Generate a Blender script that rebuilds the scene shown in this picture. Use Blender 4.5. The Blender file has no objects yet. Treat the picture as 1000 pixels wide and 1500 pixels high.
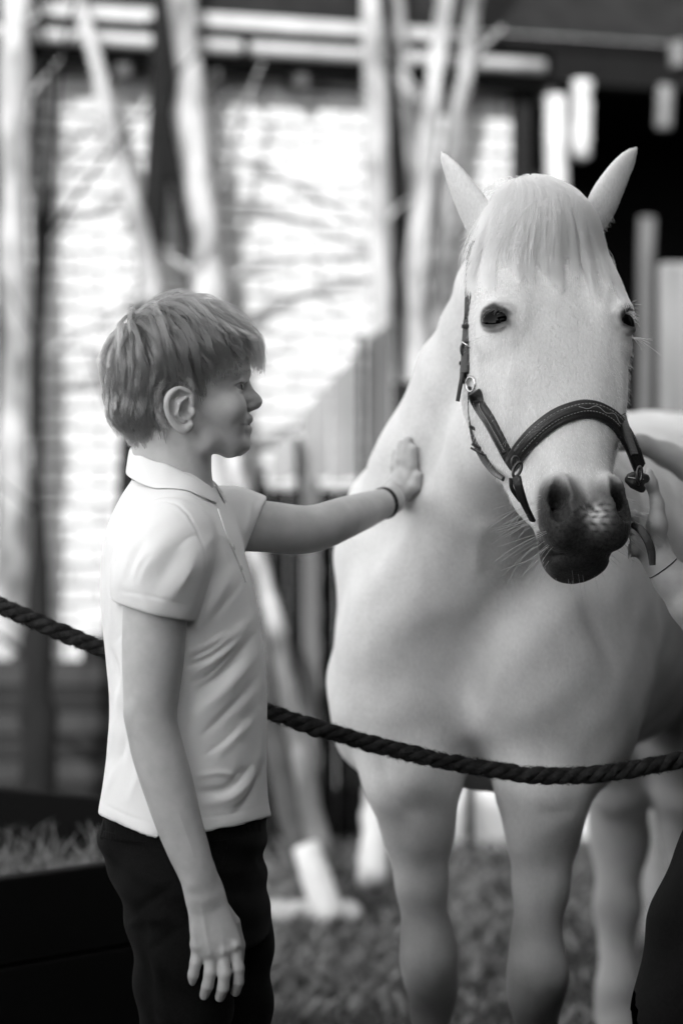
import bpy, bmesh, math, random
import numpy as np
from mathutils import Vector, Matrix
from mathutils.bvhtree import BVHTree

random.seed(7)
rng = np.random.default_rng(7)
S = bpy.context.scene
COL = S.collection

# ------------------------------------------------------------------ camera
F = 3542.0            # focal length in photograph pixels (1000 wide)
CZ = 1.27             # eye height of the photographer
HOR = 691.0           # horizon row
cam_d = bpy.data.cameras.new('camera')
cam = bpy.data.objects.new('camera', cam_d)
COL.objects.link(cam)
cam.location = (0, 0, CZ)
cam.rotation_euler = (math.radians(90), 0, 0)
cam_d.sensor_fit = 'VERTICAL'
cam_d.sensor_height = 36.0
cam_d.sensor_width = 24.0
cam_d.lens = F / 1500 * 36.0
cam_d.shift_y = -(750 - HOR) / 1500.0
cam_d.clip_end = 500
cam_d.dof.use_dof = True
cam_d.dof.focus_distance = 3.37
cam_d.dof.aperture_fstop = 2.3
S.camera = cam

# ------------------------------------------------------------------ sky, sun, exposure (a black and white photograph: neutral light)
SUN_DIR = Vector((-0.17, -0.83, 0.50)).normalized()      # towards the sun
w = bpy.data.worlds.new('World')
S.world = w
w.use_nodes = True
nt = w.node_tree
bg = nt.nodes['Background']
sky = nt.nodes.new('ShaderNodeTexSky')
sky.sky_type = 'NISHITA'
sky.sun_disc = False
sky.sun_elevation = math.asin(SUN_DIR.z)
sky.sun_rotation = math.atan2(SUN_DIR.x, SUN_DIR.y)
bw = nt.nodes.new('ShaderNodeRGBToBW')
nt.links.new(sky.outputs[0], bw.inputs[0])
nt.links.new(bw.outputs[0], bg.inputs[0])
bg.inputs[1].default_value = 0.15
sun_d = bpy.data.lights.new('sun', 'SUN')
sun_d.energy = 2.0
sun_d.angle = math.radians(0.5)
sun = bpy.data.objects.new('sun', sun_d)
COL.objects.link(sun)
sun.rotation_euler = SUN_DIR.to_track_quat('Z', 'Y').to_euler()
S.view_settings.view_transform = 'Standard'
S.view_settings.look = 'None'
S.view_settings.gamma = 1
S.view_settings.exposure = 2.27
S.view_settings.use_curve_mapping = False
S.cycles.use_denoising = True
S.cycles.max_bounces = 8
S.cycles.caustics_reflective = False
S.cycles.caustics_refractive = False

# ------------------------------------------------------------------ helpers
def P(px, py, Y):
    """where the thing seen at a photograph pixel stands, given its distance"""
    return np.array(((px - 500) / F * Y, Y, CZ - (py - HOR) / F * Y))
def proj(v):
    v = np.asarray(v)
    return 500 + v[..., 0] / v[..., 1] * F, HOR - (v[..., 2] - CZ) / v[..., 1] * F

def tag(o, label=None, cat=None, group=None, kind=None):
    if label: o['label'] = label
    if cat: o['category'] = cat
    if group: o['group'] = group
    if kind: o['kind'] = kind
    return o
def empty(name, loc=(0, 0, 0), label=None, cat=None, group=None, kind=None):
    o = bpy.data.objects.new(name, None)
    o.empty_display_size = .1
    COL.objects.link(o)
    o.location = loc
    return tag(o, label, cat, group, kind)
def link(name, me, m=None, parent=None, smooth=True):
    o = bpy.data.objects.new(name, me)
    COL.objects.link(o)
    if m is not None:
        for q in (m if isinstance(m, (list, tuple)) else [m]):
            if q.name not in [x.name for x in me.materials if x]: me.materials.append(q)
    if parent is not None:
        o.parent = parent
        o.matrix_parent_inverse = Matrix.Translation(-Vector(parent.location))
    if smooth and hasattr(me, 'polygons'):
        me.polygons.foreach_set('use_smooth', np.ones(len(me.polygons), bool))
    return o
def mesh_np(name, V, Q):
    """mesh from arrays of vertices and equal-sized faces"""
    V = np.asarray(V, np.float32); Q = np.asarray(Q, np.int32)
    me = bpy.data.meshes.new(name)
    n = Q.shape[1]
    me.vertices.add(len(V)); me.vertices.foreach_set('co', V.ravel())
    me.loops.add(Q.size); me.loops.foreach_set('vertex_index', Q.ravel())
    me.polygons.add(len(Q)); me.polygons.foreach_set('loop_start', np.arange(0, Q.size, n, dtype=np.int32))
    me.update(calc_edges=True); me.validate()
    return me
class MB:
    """collects shapes, links them as one mesh object"""
    def __init__(s): s.v = []; s.f = []
    def add(s, v, f):
        k = len(s.v)
        s.v.extend([tuple(map(float, q)) for q in v]); s.f.extend([tuple(i + k for i in q) for q in f])
        return s
    def box(s, c, size, R=None, bev=0.0):
        hx, hy, hz = [q / 2 for q in size]
        pts = np.array([(x * hx, y * hy, z * hz) for x in (-1, 1) for y in (-1, 1) for z in (-1, 1)])
        if R is not None: pts = pts @ np.asarray(R).T
        return s.add(pts + np.asarray(c), [(0, 1, 3, 2), (4, 6, 7, 5), (0, 4, 5, 1), (2, 3, 7, 6), (0, 2, 6, 4), (1, 5, 7, 3)])
    def tube(s, pts, rad, n=10, cap=True):
        pts = np.asarray(pts, float); m = len(pts)
        rad = np.broadcast_to(np.asarray(rad, float), (m,))
        tan = np.gradient(pts, axis=0)
        tan /= np.linalg.norm(tan, axis=1)[:, None] + 1e-12
        up = np.array((0, 0, 1.)) if abs(tan[0][2]) < .9 else np.array((1., 0, 0))
        u = np.cross(tan[0], up); u /= np.linalg.norm(u)
        V = []
        for i in range(m):
            u = u - tan[i] * u.dot(tan[i]); u /= np.linalg.norm(u) + 1e-12
            w_ = np.cross(tan[i], u)
            for k in range(n):
                t = 2 * math.pi * k / n
                V.append(pts[i] + rad[i] * (math.cos(t) * u + math.sin(t) * w_))
        Fc = [(i * n + k, i * n + (k + 1) % n, (i + 1) * n + (k + 1) % n, (i + 1) * n + k) for i in range(m - 1) for k in range(n)]
        if cap: Fc += [tuple(range(n))[::-1], tuple((m - 1) * n + k for k in range(n))]
        return s.add(V, Fc)
    def build(s, name, m, parent=None, smooth=False, bevel=0.0):
        me = bpy.data.meshes.new(name)
        me.from_pydata(s.v, [], s.f); me.update()
        o = link(name, me, m, parent, smooth)
        if bevel:
            b = o.modifiers.new('bevel', 'BEVEL'); b.width = bevel; b.segments = 2; b.limit_method = 'ANGLE'
        return o
def spline(pts, n):
    """Catmull-Rom through the points, n samples"""
    p = np.asarray(pts, float)
    if len(p) == 2: return p[0] + (p[1] - p[0]) * np.linspace(0, 1, n)[:, None]
    q = np.vstack([2 * p[0] - p[1], p, 2 * p[-1] - p[-2]])
    d = np.r_[0, np.cumsum(np.linalg.norm(np.diff(p[:, :3], axis=0), axis=1))]
    out = []
    for t in np.linspace(0, d[-1], n):
        i = min(np.searchsorted(d, t, 'right') - 1, len(p) - 2)
        x = (t - d[i]) / max(d[i + 1] - d[i], 1e-9)
        a, b, c, e = q[i], q[i + 1], q[i + 2], q[i + 3]
        out.append(.5 * ((2 * b) + (c - a) * x + (2 * a - 5 * b + 4 * c - e) * x ** 2 + (3 * b - a - 3 * c + e) * x ** 3))
    return np.array(out)

# ------------------------------------------------------------------ materials: greys only
def mat(name, g, rough=.6, var=0.0, scale=8, bump=0.0, bscale=60, stretch=(1, 1, 1), spec=.5, sheen=0.0, metal=0.0, detail=5, g2=None):
    m = bpy.data.materials.new(name); m.use_nodes = True
    t = m.node_tree; b = t.nodes['Principled BSDF']
    b.inputs['Base Color'].default_value = (g, g, g, 1)
    b.inputs['Roughness'].default_value = rough
    b.inputs['Specular IOR Level'].default_value = spec
    b.inputs['Metallic'].default_value = metal
    if sheen:
        b.inputs['Sheen Weight'].default_value = sheen; b.inputs['Sheen Roughness'].default_value = .4
    tc = t.nodes.new('ShaderNodeTexCoord'); mp = t.nodes.new('ShaderNodeMapping')
    t.links.new(tc.outputs['Object'], mp.inputs[0]); mp.inputs['Scale'].default_value = stretch
    if var:
        n = t.nodes.new('ShaderNodeTexNoise'); n.inputs['Scale'].default_value = scale; n.inputs['Detail'].default_value = detail
        t.links.new(mp.outputs[0], n.inputs['Vector'])
        r = t.nodes.new('ShaderNodeMapRange')
        r.inputs['From Min'].default_value = .25; r.inputs['From Max'].default_value = .75
        r.inputs['To Min'].default_value = max(g - var, .004); r.inputs['To Max'].default_value = (g + var) if g2 is None else g2
        t.links.new(n.outputs[0], r.inputs[0]); t.links.new(r.outputs[0], b.inputs['Base Color'])
    if bump:
        n = t.nodes.new('ShaderNodeTexNoise'); n.inputs['Scale'].default_value = bscale; n.inputs['Detail'].default_value = 6
        t.links.new(mp.outputs[0], n.inputs['Vector'])
        bp = t.nodes.new('ShaderNodeBump'); bp.inputs['Strength'].default_value = bump; bp.inputs['Distance'].default_value = .004
        t.links.new(n.outputs[0], bp.inputs['Height']); t.links.new(bp.outputs[0], b.inputs['Normal'])
    return m

# ------------------------------------------------------------------ signed distance modelling for bodies and cloth
class Field:
    def __init__(s, lo, hi, h):
        s.lo = np.asarray(lo, np.float32); s.h = h
        s.n = np.ceil((np.asarray(hi) - s.lo) / h).astype(int) + 1
        s.d = np.full(s.n, 1.0, np.float32)
        s.ax = [s.lo[i] + h * np.arange(s.n[i], dtype=np.float32) for i in range(3)]
    def _box(s, lo, hi, pad):
        a = np.clip(np.floor((np.asarray(lo) - pad - s.lo) / s.h).astype(int), 0, s.n)
        b = np.clip(np.ceil((np.asarray(hi) + pad - s.lo) / s.h).astype(int) + 1, 0, s.n)
        if (b <= a).any(): return None, None
        sl = tuple(slice(a[i], b[i]) for i in range(3))
        X, Y, Z = np.meshgrid(*[s.ax[i][sl[i]] for i in range(3)], indexing='ij', sparse=True)
        return sl, (X, Y, Z)
    def op(s, sl, e, k, mode):
        d = s.d[sl]
        if mode == '+':
            h_ = np.maximum(k - np.abs(d - e), 0) / max(k, 1e-6)
            s.d[sl] = np.minimum(d, e) - h_ * h_ * k * .25
        else:
            e = -e
            h_ = np.maximum(k - np.abs(d - e), 0) / max(k, 1e-6)
            s.d[sl] = np.maximum(d, e) + h_ * h_ * k * .25
    def ell(s, c, r, axes=None, k=.01, mode='+'):
        c = np.asarray(c, float); r = np.asarray(r, float) * np.ones(3)
        m = r.max()
        sl, g = s._box(c - m, c + m, k + 3 * s.h)
        if sl is None: return s
        q = [g[i] - np.float32(c[i]) for i in range(3)]
        if axes is not None:
            A = np.asarray(axes, float)
            q = [sum(np.float32(A[j][i]) * q[i] for i in range(3)) for j in range(3)]
        k0 = np.sqrt(sum((q[i] / np.float32(r[i])) ** 2 for i in range(3)))
        k1 = np.sqrt(sum((q[i] / np.float32(r[i] ** 2)) ** 2 for i in range(3))) + 1e-9
        s.op(sl, k0 * (k0 - 1) / k1, k, mode)
        return s
    def cone(s, a, b, ra, rb, k=.01, mode='+', n=None, f=1.0):
        """round cone; across direction n its radius is multiplied by f"""
        a = np.asarray(a, float); b = np.asarray(b, float); m = max(ra, rb) * max(1, f)
        sl, g = s._box(np.minimum(a, b) - m, np.maximum(a, b) + m, k + 3 * s.h)
        if sl is None: return s
        ba = b - a; L = max(ba.dot(ba), 1e-12)
        q = [g[i] - np.float32(a[i]) for i in range(3)]
        t = np.clip(sum(q[i] * np.float32(ba[i] / L) for i in range(3)), 0, 1)
        q = [q[i] - t * np.float32(ba[i]) for i in range(3)]
        rr = np.float32(ra) + t * np.float32(rb - ra)
        D = sum(q[i] ** 2 for i in range(3))
        if n is not None:
            n = np.asarray(n, float); n = n / np.linalg.norm(n)
            al = sum(q[i] * np.float32(n[i]) for i in range(3))
            D = np.maximum(D - al ** 2, 0) + (al / f) ** 2
        s.op(sl, np.sqrt(D) - rr, k, mode)
        return s
    def chain(s, pts, rad, k=.01, mode='+', n=None, f=1.0):
        for i in range(len(pts) - 1):
            s.cone(pts[i], pts[i + 1], rad[i], rad[i + 1], k, mode, n, f)
        return s
    def slices(s, O, axes, t, c1, c2, r1, r2, p=2.0, k=.01, mode='+', p2=None):
        """stack of superellipses along axes[0]; centres c1, c2 and radii r1, r2 across axes[1], axes[2]"""
        O = np.asarray(O, float); A = np.asarray(axes, float)
        t = np.asarray(t, float)
        fine = np.linspace(t[0], t[-1], 240)
        cub = lambda y: spline(np.c_[t, np.zeros_like(t), np.zeros_like(t), np.asarray(y, float)], 240)
        def fit(y):
            sp = cub(y); return np.interp(fine, sp[:, 0], sp[:, 3]).astype(np.float32)
        C1, C2, R1, R2 = fit(c1), fit(c2), np.maximum(fit(r1), 1e-4), np.maximum(fit(r2), 1e-4)
        cor = []
        for i in range(0, 240, 8):
            for a_ in (-1, 1):
                for b_ in (-1, 1):
                    cor.append(O + A[0] * fine[i] + A[1] * (C1[i] + a_ * R1[i]) + A[2] * (C2[i] + b_ * R2[i]))
        cor.append(O + A[0] * fine[-1] + A[1] * C1[-1] + A[2] * C2[-1])
        cor = np.array(cor)
        sl, g = s._box(cor.min(0), cor.max(0), k + 3 * s.h)
        if sl is None: return s
        q = [g[i] - np.float32(O[i]) for i in range(3)]
        L = [sum(np.float32(A[j][i]) * q[i] for i in range(3)) for j in range(3)]
        T = np.clip(L[0], t[0], t[-1])
        over = np.abs(L[0] - T)
        ii = ((T - t[0]) / (t[-1] - t[0]) * 239)
        i0 = np.clip(ii.astype(np.int32), 0, 238); fr = (ii - i0).astype(np.float32)
        g_ = lambda arr: arr[i0] * (1 - fr) + arr[i0 + 1] * fr
        a1, a2 = g_(R1), g_(R2)
        x = np.abs(L[1] - g_(C1)) / a1; y = np.abs(L[2] - g_(C2)) / a2
        e = ((x ** p + y ** (p2 or p)) ** np.float32(1 / p) - 1) * np.minimum(a1, a2)
        e = np.where(over > 0, np.sqrt(np.maximum(e, 0) ** 2 + over ** 2) + np.minimum(e, 0) * (over <= 0), e)
        s.op(sl, e, k, mode)
        return s
    def plane(s, pt, nrm, k=.002):
        """keep what lies behind the plane"""
        nrm = np.asarray(nrm, float); nrm /= np.linalg.norm(nrm)
        X, Y, Z = np.meshgrid(*s.ax, indexing='ij', sparse=True)
        e = X * np.float32(nrm[0]) + Y * np.float32(nrm[1]) + Z * np.float32(nrm[2]) - np.float32(nrm.dot(np.asarray(pt)))
        s.d = np.maximum(s.d, e)
        return s
    def mesh(s, smooth=2):
        d = s.d; neg = d < 0
        nx, ny, nz = d.shape
        c = np.zeros((nx - 1, ny - 1, nz - 1), np.uint8)
        offs = [(i, j, k) for i in (0, 1) for j in (0, 1) for k in (0, 1)]
        for (i, j, k) in offs: c += neg[i:nx - 1 + i, j:ny - 1 + j, k:nz - 1 + k]
        mixed = (c > 0) & (c < 8)
        idx = np.argwhere(mixed)
        vid = np.full(c.shape, -1, np.int32); vid[mixed] = np.arange(len(idx))
        pos = np.zeros((len(idx), 3)); cnt = np.zeros(len(idx))
        for a in offs:
            for ax in range(3):
                if a[ax]: continue
                b = list(a); b[ax] = 1
                da = d[tuple((idx + a).T)]; db = d[tuple((idx + b).T)]
                x = (da < 0) != (db < 0)
                t = np.where(x, da / np.where(x, da - db, 1), 0)
                pp = np.tile(np.array(a, float), (len(idx), 1)); pp[:, ax] = t
                pos += pp * x[:, None]; cnt += x
        V = s.lo + s.h * (idx + pos / cnt[:, None])
        Q = []
        for ax in range(3):
            a0 = [slice(None)] * 3; a1 = [slice(None)] * 3
            a0[ax] = slice(0, -1); a1[ax] = slice(1, None)
            x = neg[tuple(a0)] != neg[tuple(a1)]
            e = np.argwhere(x)
            o1, o2 = [(1, 2), (2, 0), (0, 1)][ax]
            e = e[(e[:, o1] > 0) & (e[:, o2] > 0) & (e[:, o1] < d.shape[o1] - 1) & (e[:, o2] < d.shape[o2] - 1)]
            s0 = neg[tuple(e.T)]
            def cell(p_, q_):
                z = e.copy(); z[:, o1] -= p_; z[:, o2] -= q_
                return vid[tuple(z.T)]
            f = np.stack([cell(1, 1), cell(0, 1), cell(0, 0), cell(1, 0)], 1)
            f[~s0] = f[~s0][:, ::-1]
            Q.append(f)
        Q = np.concatenate(Q)
        Q = Q[(Q >= 0).all(1)]
        return relax(V, Q, smooth), Q
def relax(V, Q, it, lam=.5, mask=None):
    if it == 0: return V
    n = len(V)
    i = Q.ravel(); j = np.roll(Q, -1, 1).ravel()
    I = np.r_[i, j]; J = np.r_[j, i]
    deg = np.maximum(np.bincount(I, minlength=n), 1)
    for _ in range(it):
        A = np.stack([np.bincount(I, V[J, a], n) for a in range(3)], 1) / deg[:, None]
        V = V + (A - V) * (lam if mask is None else lam * mask[:, None])
    return V
def normals(V, Q):
    a, b, c, d = (V[Q[:, i]] for i in range(4))
    fn = np.cross(c - a, d - b)
    N = np.zeros_like(V)
    for i in range(4):
        for ax in range(3): N[:, ax] += np.bincount(Q[:, i], fn[:, ax], len(V))
    return N / (np.linalg.norm(N, axis=1)[:, None] + 1e-12)
def join(*parts):
    V, Q, k = [], [], 0
    for v, q in parts:
        V.append(v); Q.append(q + k); k += len(v)
    return np.concatenate(V), np.concatenate(Q)
def paint(me, name, val):
    a = me.attributes.new(name, 'FLOAT', 'POINT'); a.data.foreach_set('value', np.asarray(val, np.float32))
def bvh(V, Q): return BVHTree.FromPolygons([tuple(v) for v in V], [tuple(int(i) for i in q) for q in Q])
CAMP = Vector((0, 0, CZ))
def on(tree, px, py, off=.0, Y=None):
    """point of a surface seen at a photograph pixel, lifted by off along its normal"""
    d = Vector(P(px, py, 1.0)) - CAMP
    hit = tree.ray_cast(CAMP, d.normalized())
    if hit[0] is None:
        q = Vector(P(px, py, Y if Y else 3.4))
        nr = tree.find_nearest(q)
        return np.array(q), np.array(nr[1])
    return np.array(hit[0] + hit[1] * off), np.array(hit[1])
def strands(name, pts, rad, m, parent=None):
    """hair as one curves object; pts (n, k, 3), rad (n, k)"""
    n, k = pts.shape[:2]
    hc = bpy.data.hair_curves.new(name)
    hc.add_curves([k] * n)
    hc.attributes['position'].data.foreach_set('vector', pts.astype(np.float32).ravel())
    ra = hc.attributes.get('radius') or hc.attributes.new('radius', 'FLOAT', 'POINT')
    ra.data.foreach_set('value', np.broadcast_to(rad, (n, k)).astype(np.float32).ravel())
    o = bpy.data.objects.new(name, hc); COL.objects.link(o)
    hc.materials.append(m)
    if parent is not None:
        o.parent = parent
        o.matrix_parent_inverse = Matrix.Translation(-Vector(parent.location))
    return o
# ================================================================== SETTING
M = {}
M['soil'] = mat('soil', .018, .95, .014, 9, .8, 40)
M['blade'] = mat('dry_blade', .20, .8, .14, 30)
M['leaf'] = mat('tree_leaf', .06, .6, .03, 20)
M['bark_pale'] = mat('pale_bark', .19, .85, .17, 11, .8, 45, (1, 1, .4), g2=.31)
M['bark_grey'] = mat('grey_bark', .07, .9, .04, 14, .6, 45, (1, 1, .3))
M['bark_dark'] = mat('dark_bark', .005, .9, .003, 14, .6, 45, (1, 1, .3), spec=.1)
M['whitewash'] = mat('whitewash', .72, .8, .08, 12, .3, 50)
M['brick'] = [mat('painted_brick_%s' % n, g, .8, .04, 14, .4, 60) for n, g in (('a', .36), ('b', .38), ('c', .33), ('d', .39))]
M['mortar'] = mat('mortar', .27, .9, .04, 20, .4, 80)
M['white_paint'] = mat('white_paint', .28, .45, .05, 8)
M['gutter'] = mat('gutter_metal', .25, .35, .06, 6)
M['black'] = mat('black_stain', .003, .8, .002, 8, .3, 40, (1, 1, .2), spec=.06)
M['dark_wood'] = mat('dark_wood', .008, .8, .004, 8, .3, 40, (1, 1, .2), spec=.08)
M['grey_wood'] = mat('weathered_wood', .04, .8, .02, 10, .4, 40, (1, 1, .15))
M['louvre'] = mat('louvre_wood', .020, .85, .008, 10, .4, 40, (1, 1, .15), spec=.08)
M['whitish'] = mat('dull_white_paint', .07, .6, .03, 30)
M['pale_wood'] = mat('pale_painted_wood', .11, .7, .06, 10, .3, 40, (1, 1, .15))
M['tile'] = [mat('roof_tile_%s' % n, g, .85, .05, 9, .5, 50) for n, g in (('a', .045), ('b', .06), ('c', .075))]
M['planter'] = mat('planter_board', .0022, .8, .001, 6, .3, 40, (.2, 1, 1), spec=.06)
M['stone'] = mat('pale_stone', .5, .85, .12, 12, .5, 40)
M['rope'] = mat('rope_fibre', .019, .9, .013, 60, .9, 220, (1, 1, 1), spec=.12)

gm = MB().add([(-120, -60, 0), (120, -60, 0), (120, 200, 0), (-120, 200, 0)], [(0, 1, 2, 3)])
tag(gm.build('ground', M['soil']), kind='structure')

# litter and short grass on the paddock ground
def blades(name, n, area, h, m, z0=0.0, parent=None, wid=.006, lean=.5):
    x = rng.uniform(area[0], area[1], n); y = rng.uniform(area[2], area[3], n)
    x0, x1, y0, y1 = area
    cl = .5 + .5 * np.sin(x * 7.3 + 2 * np.sin(y * 3.1)) * np.sin(y * 6.1 + 1.7 * np.sin(x * 4.3))
    keep = rng.random(n) < .12 + .88 * cl ** 2
    x, y = x[keep], y[keep]; n = len(x)
    a = rng.uniform(0, 2 * np.pi, n); hh = h * rng.uniform(.4, 1.4, n); b = rng.uniform(0, 2 * np.pi, n)
    w2 = wid * rng.uniform(.5, 1.5, n)
    dx, dy = np.cos(a) * w2, np.sin(a) * w2
    lx, ly = np.cos(b) * hh * lean, np.sin(b) * hh * lean
    z = np.full(n, z0)
    V = np.stack([np.c_[x - dx, y - dy, z], np.c_[x + dx, y + dy, z], np.c_[x + dx * .6 + lx * .5, y + dy * .6 + ly * .5, z + hh * .7], np.c_[x + lx, y + ly, z + hh * .9]], 1).reshape(-1, 3)
    Q = np.arange(4 * n).reshape(n, 4)
    o = link(name, mesh_np(name, V, Q), m, parent, False)
    return tag(o, kind='stuff')
blades('grass', 42000, (-1.2, 2.6, 4.3, 8.6), .05, M['blade'], wid=.0055, lean=.9)

# --- the outbuilding: painted brick wall, tiled roof, dark open stable on the right
WA = math.radians(20); WU = np.array((math.cos(WA), math.sin(WA), 0)); WN = np.array((math.sin(WA), -math.cos(WA), 0)); W0 = np.array((-1.05, 9.3, 0))
WR = np.array([WU, -WN, (0, 0, 1)]).T       # local x along the wall, y into it
def WX(px):
    s = (px - 500) / F
    return (s * W0[1] - W0[0]) / (WU[0] - s * WU[1])
def WP(u, out=0.0, z=0.0): return W0 + WU * u + WN * out + np.array((0, 0, z))
house = empty('outbuilding', WP(1.0), 'low outbuilding with white painted brick wall, tiled roof and black stable opening', 'outbuilding')
UE = WX(748)
wall = MB().box(WP((UE - 2.0) / 2, -.13, 1.5), (UE + 2.0, .2, 3.0), WR).build('wall', M['mortar'], house)
wall.location = Vector(WP(0)) ; wall.data.transform(Matrix.Translation(-Vector(WP(0)))); wall.matrix_parent_inverse = Matrix.Translation(-Vector(house.location))
def brick_mesh(L, seed):
    r = random.Random(seed)
    hx, hz, d, b = L / 2, .0325, .03, .004
    j = lambda s: s + r.uniform(-.0015, .0015)
    v = []
    for (x, z) in ((-hx, -hz), (hx, -hz), (hx, hz), (-hx, hz)): v.append((x, d, z))
    for (x, z) in ((-hx, -hz), (hx, -hz), (hx, hz), (-hx, hz)): v.append((j(x), b, j(z)))
    for (x, z) in ((-hx + b, -hz + b), (hx - b, -hz + b), (hx - b, hz - b), (-hx + b, hz - b)): v.append((j(x), r.uniform(-.002, .001), j(z)))
    f = [(8, 9, 10, 11)]
    for i in range(4):
        k = (i + 1) % 4
        f += [(i, k, 4 + k, 4 + i), (4 + i, 4 + k, 8 + k, 8 + i)]
    me = bpy.data.meshes.new('brick'); me.from_pydata(v, [], f); me.update()
    me.materials.append(M['brick'][seed % 4])
    return me
bm_full = [brick_mesh(.215, i) for i in range(8)]
bm_half = [brick_mesh(.1, i) for i in range(4)]
WMAT = Matrix(((WU[0], -WN[0], 0), (WU[1], -WN[1], 0), (0, 0, 1))).to_4x4()
rest = MB(); nb = 0
for row in range(38):
    z = .04 + row * .0755
    u = -1.9 + (.11 if row % 2 else 0)
    while u < UE - .02:
        L = .215
        if u + L > UE: L = .1
        c = WP(u + L / 2, .0, z)
        if -.34 < u + L / 2 and z > .72 and nb < 298:
            o = bpy.data.objects.new('brick', random.choice(bm_full if L > .2 else bm_half)); COL.objects.link(o)
            o.parent = wall
            o.matrix_parent_inverse = Matrix()
            mw = Matrix.Translation(Vector(c) - Vector(WP(0))) @ WMAT @ Matrix.Translation((0, random.uniform(-.003, .002), 0))
            o.matrix_basis = mw
            nb += 1
        else:
            rest.box(c - WN * .012, (L, .03, .065), WR)
        u += L + .0105
ro = rest.build('brick_courses', M['brick'][1], house); tag(ro, kind='stuff')

# roof: rows of tiles, edge board, gutter
RT = math.radians(38); RD = -WN * math.cos(RT) + np.array((0, 0, math.sin(RT))); RNn = WN * math.sin(RT) + np.array((0, 0, math.cos(RT)))
RR = np.array([WU, RD, RNn]).T
EZ = 2.99
E0 = lambda u: WP(u, .16, EZ)
roof = MB().box(E0(1.2) + RD * 2.02 - RNn * .03, (7.2, 4.0, .05), RR).build('roof', M['dark_wood'], house)
tmesh = []
for k in range(6):
    m_ = MB(); n = 6
    r = random.Random(k)
    V = []
    for j, (y, z) in enumerate(((-.14, .012), (.14, .0))):
        for s_ in (0, -.014):
            for i in range(n + 1):
                x = -.098 + .196 * i / n
                V.append((x, y + r.uniform(-.003, .003), z + s_ + .016 * math.sin(math.pi * i / n) ** 2 + r.uniform(-.001, .001)))
    w_ = n + 1
    Fc = []
    for i in range(n):
        Fc += [(i, i + 1, 2 * w_ + i + 1, 2 * w_ + i), (w_ + i, 3 * w_ + i, 3 * w_ + i + 1, w_ + i + 1), (i, w_ + i, w_ + i + 1, i + 1)]
    m_.add(V, Fc)
    me = bpy.data.meshes.new('roof_tile'); me.from_pydata(m_.v, [], m_.f); me.update(); me.materials.append(M['tile'][k % 3]); tmesh.append(me)
RM = Matrix(((RR[0][0], RR[0][1], RR[0][2]), (RR[1][0], RR[1][1], RR[1][2]), (RR[2][0], RR[2][1], RR[2][2]))).to_4x4()
for r_ in range(7):
    for c_ in range(24):
        u = -.75 + c_ * .2 + (.1 if r_ % 2 else 0)
        p = E0(u) + RD * (.05 + r_ * .2) + RNn * (.035 + random.uniform(0, .008))
        o = bpy.data.objects.new('roof_tile', random.choice(tmesh)); COL.objects.link(o); o.parent = roof
        o.matrix_basis = Matrix.Translation(Vector(p) - Vector(house.location)) @ RM @ Matrix.Rotation(random.uniform(-.03, .03), 4, 'Z')
        o.matrix_parent_inverse = Matrix()
MB().box(WP(.4, .17, EZ + .022), (4.6, .02, .05), WR).build('edge_board', M['white_paint'], house)
g = MB()
uu = np.linspace(-1.9, WX(765), 12)
g.tube([WP(x, .20, EZ - .085) for x in uu], .030, 14)
gut = g.build('gutter', M['gutter'], house, True)
for k in range(4): MB().box(WP(-.6 + k * .62, .2, EZ - .085), (.02, .1, .105), WR).build('gutter_bracket', M['black'], gut)
MB().box(WP(.4, .11, EZ - .075), (4.6, .02, .13), WR).build('fascia', M['black'], house)
MB().box(WP(.4, .08, EZ - .15), (4.7, .15, .02), WR).build('soffit', M['black'], house)
MB().box(WP(UE + 1.6, .17, EZ - .06), (3.0, .06, .17), WR).build('fascia', M['black'], house)
# rafter ends under the edge
for k in range(9): MB().box(WP(-.9 + k * .36, .08, EZ - .185), (.05, .14, .05), WR).build('rafter_end', M['grey_wood'], house)
# stable opening
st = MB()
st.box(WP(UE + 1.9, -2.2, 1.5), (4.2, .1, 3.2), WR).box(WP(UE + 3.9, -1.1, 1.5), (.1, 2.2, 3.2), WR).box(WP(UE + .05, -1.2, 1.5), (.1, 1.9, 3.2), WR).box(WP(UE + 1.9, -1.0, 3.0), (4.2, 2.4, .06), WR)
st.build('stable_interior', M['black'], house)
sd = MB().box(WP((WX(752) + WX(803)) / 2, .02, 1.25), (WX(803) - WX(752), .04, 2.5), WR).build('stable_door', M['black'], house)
nd = 5; du = (WX(803) - WX(752)) / nd
for k in range(nd):
    o = MB().box(WP(WX(752) + du * (k + .5), .055, 1.25), (du - .008, .03, 2.46), WR).build('plank', M['louvre'], sd)
    o.parent = sd; o.matrix_parent_inverse = Matrix.Translation(-Vector(house.location)) if False else Matrix()
    o.matrix_parent_inverse = (sd.matrix_parent_inverse.inverted() @ Matrix.Translation(-Vector(house.location))).to_4x4() if False else Matrix.Translation((0, 0, 0))
MB().box(WP(UE + .03, .03, 1.45), (.06, .08, 2.9), WR).build('door_post', M['dark_wood'], house)
MB().box(WP(WX(826), .04, 1.2), (.1, .1, 2.4), WR).build('door_post', M['black'], house)
# white chimney stack
ch = MB().box(WP(WX(716), -1.0, 3.75), (.17, .25, 1.0), WR).build('chimney', M['white_paint'], house)
pl = empty('pale_screen', WP(WX(990), 1.3), 'pale upright board leaning behind the white horse beside the black stable', 'board')
MB().box(P(1003, 385, 8.2) - np.array((0, 0, .99)), (.20, .05, 1.98), WR).build('panel', M['pale_wood'], pl, bevel=.02)

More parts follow.
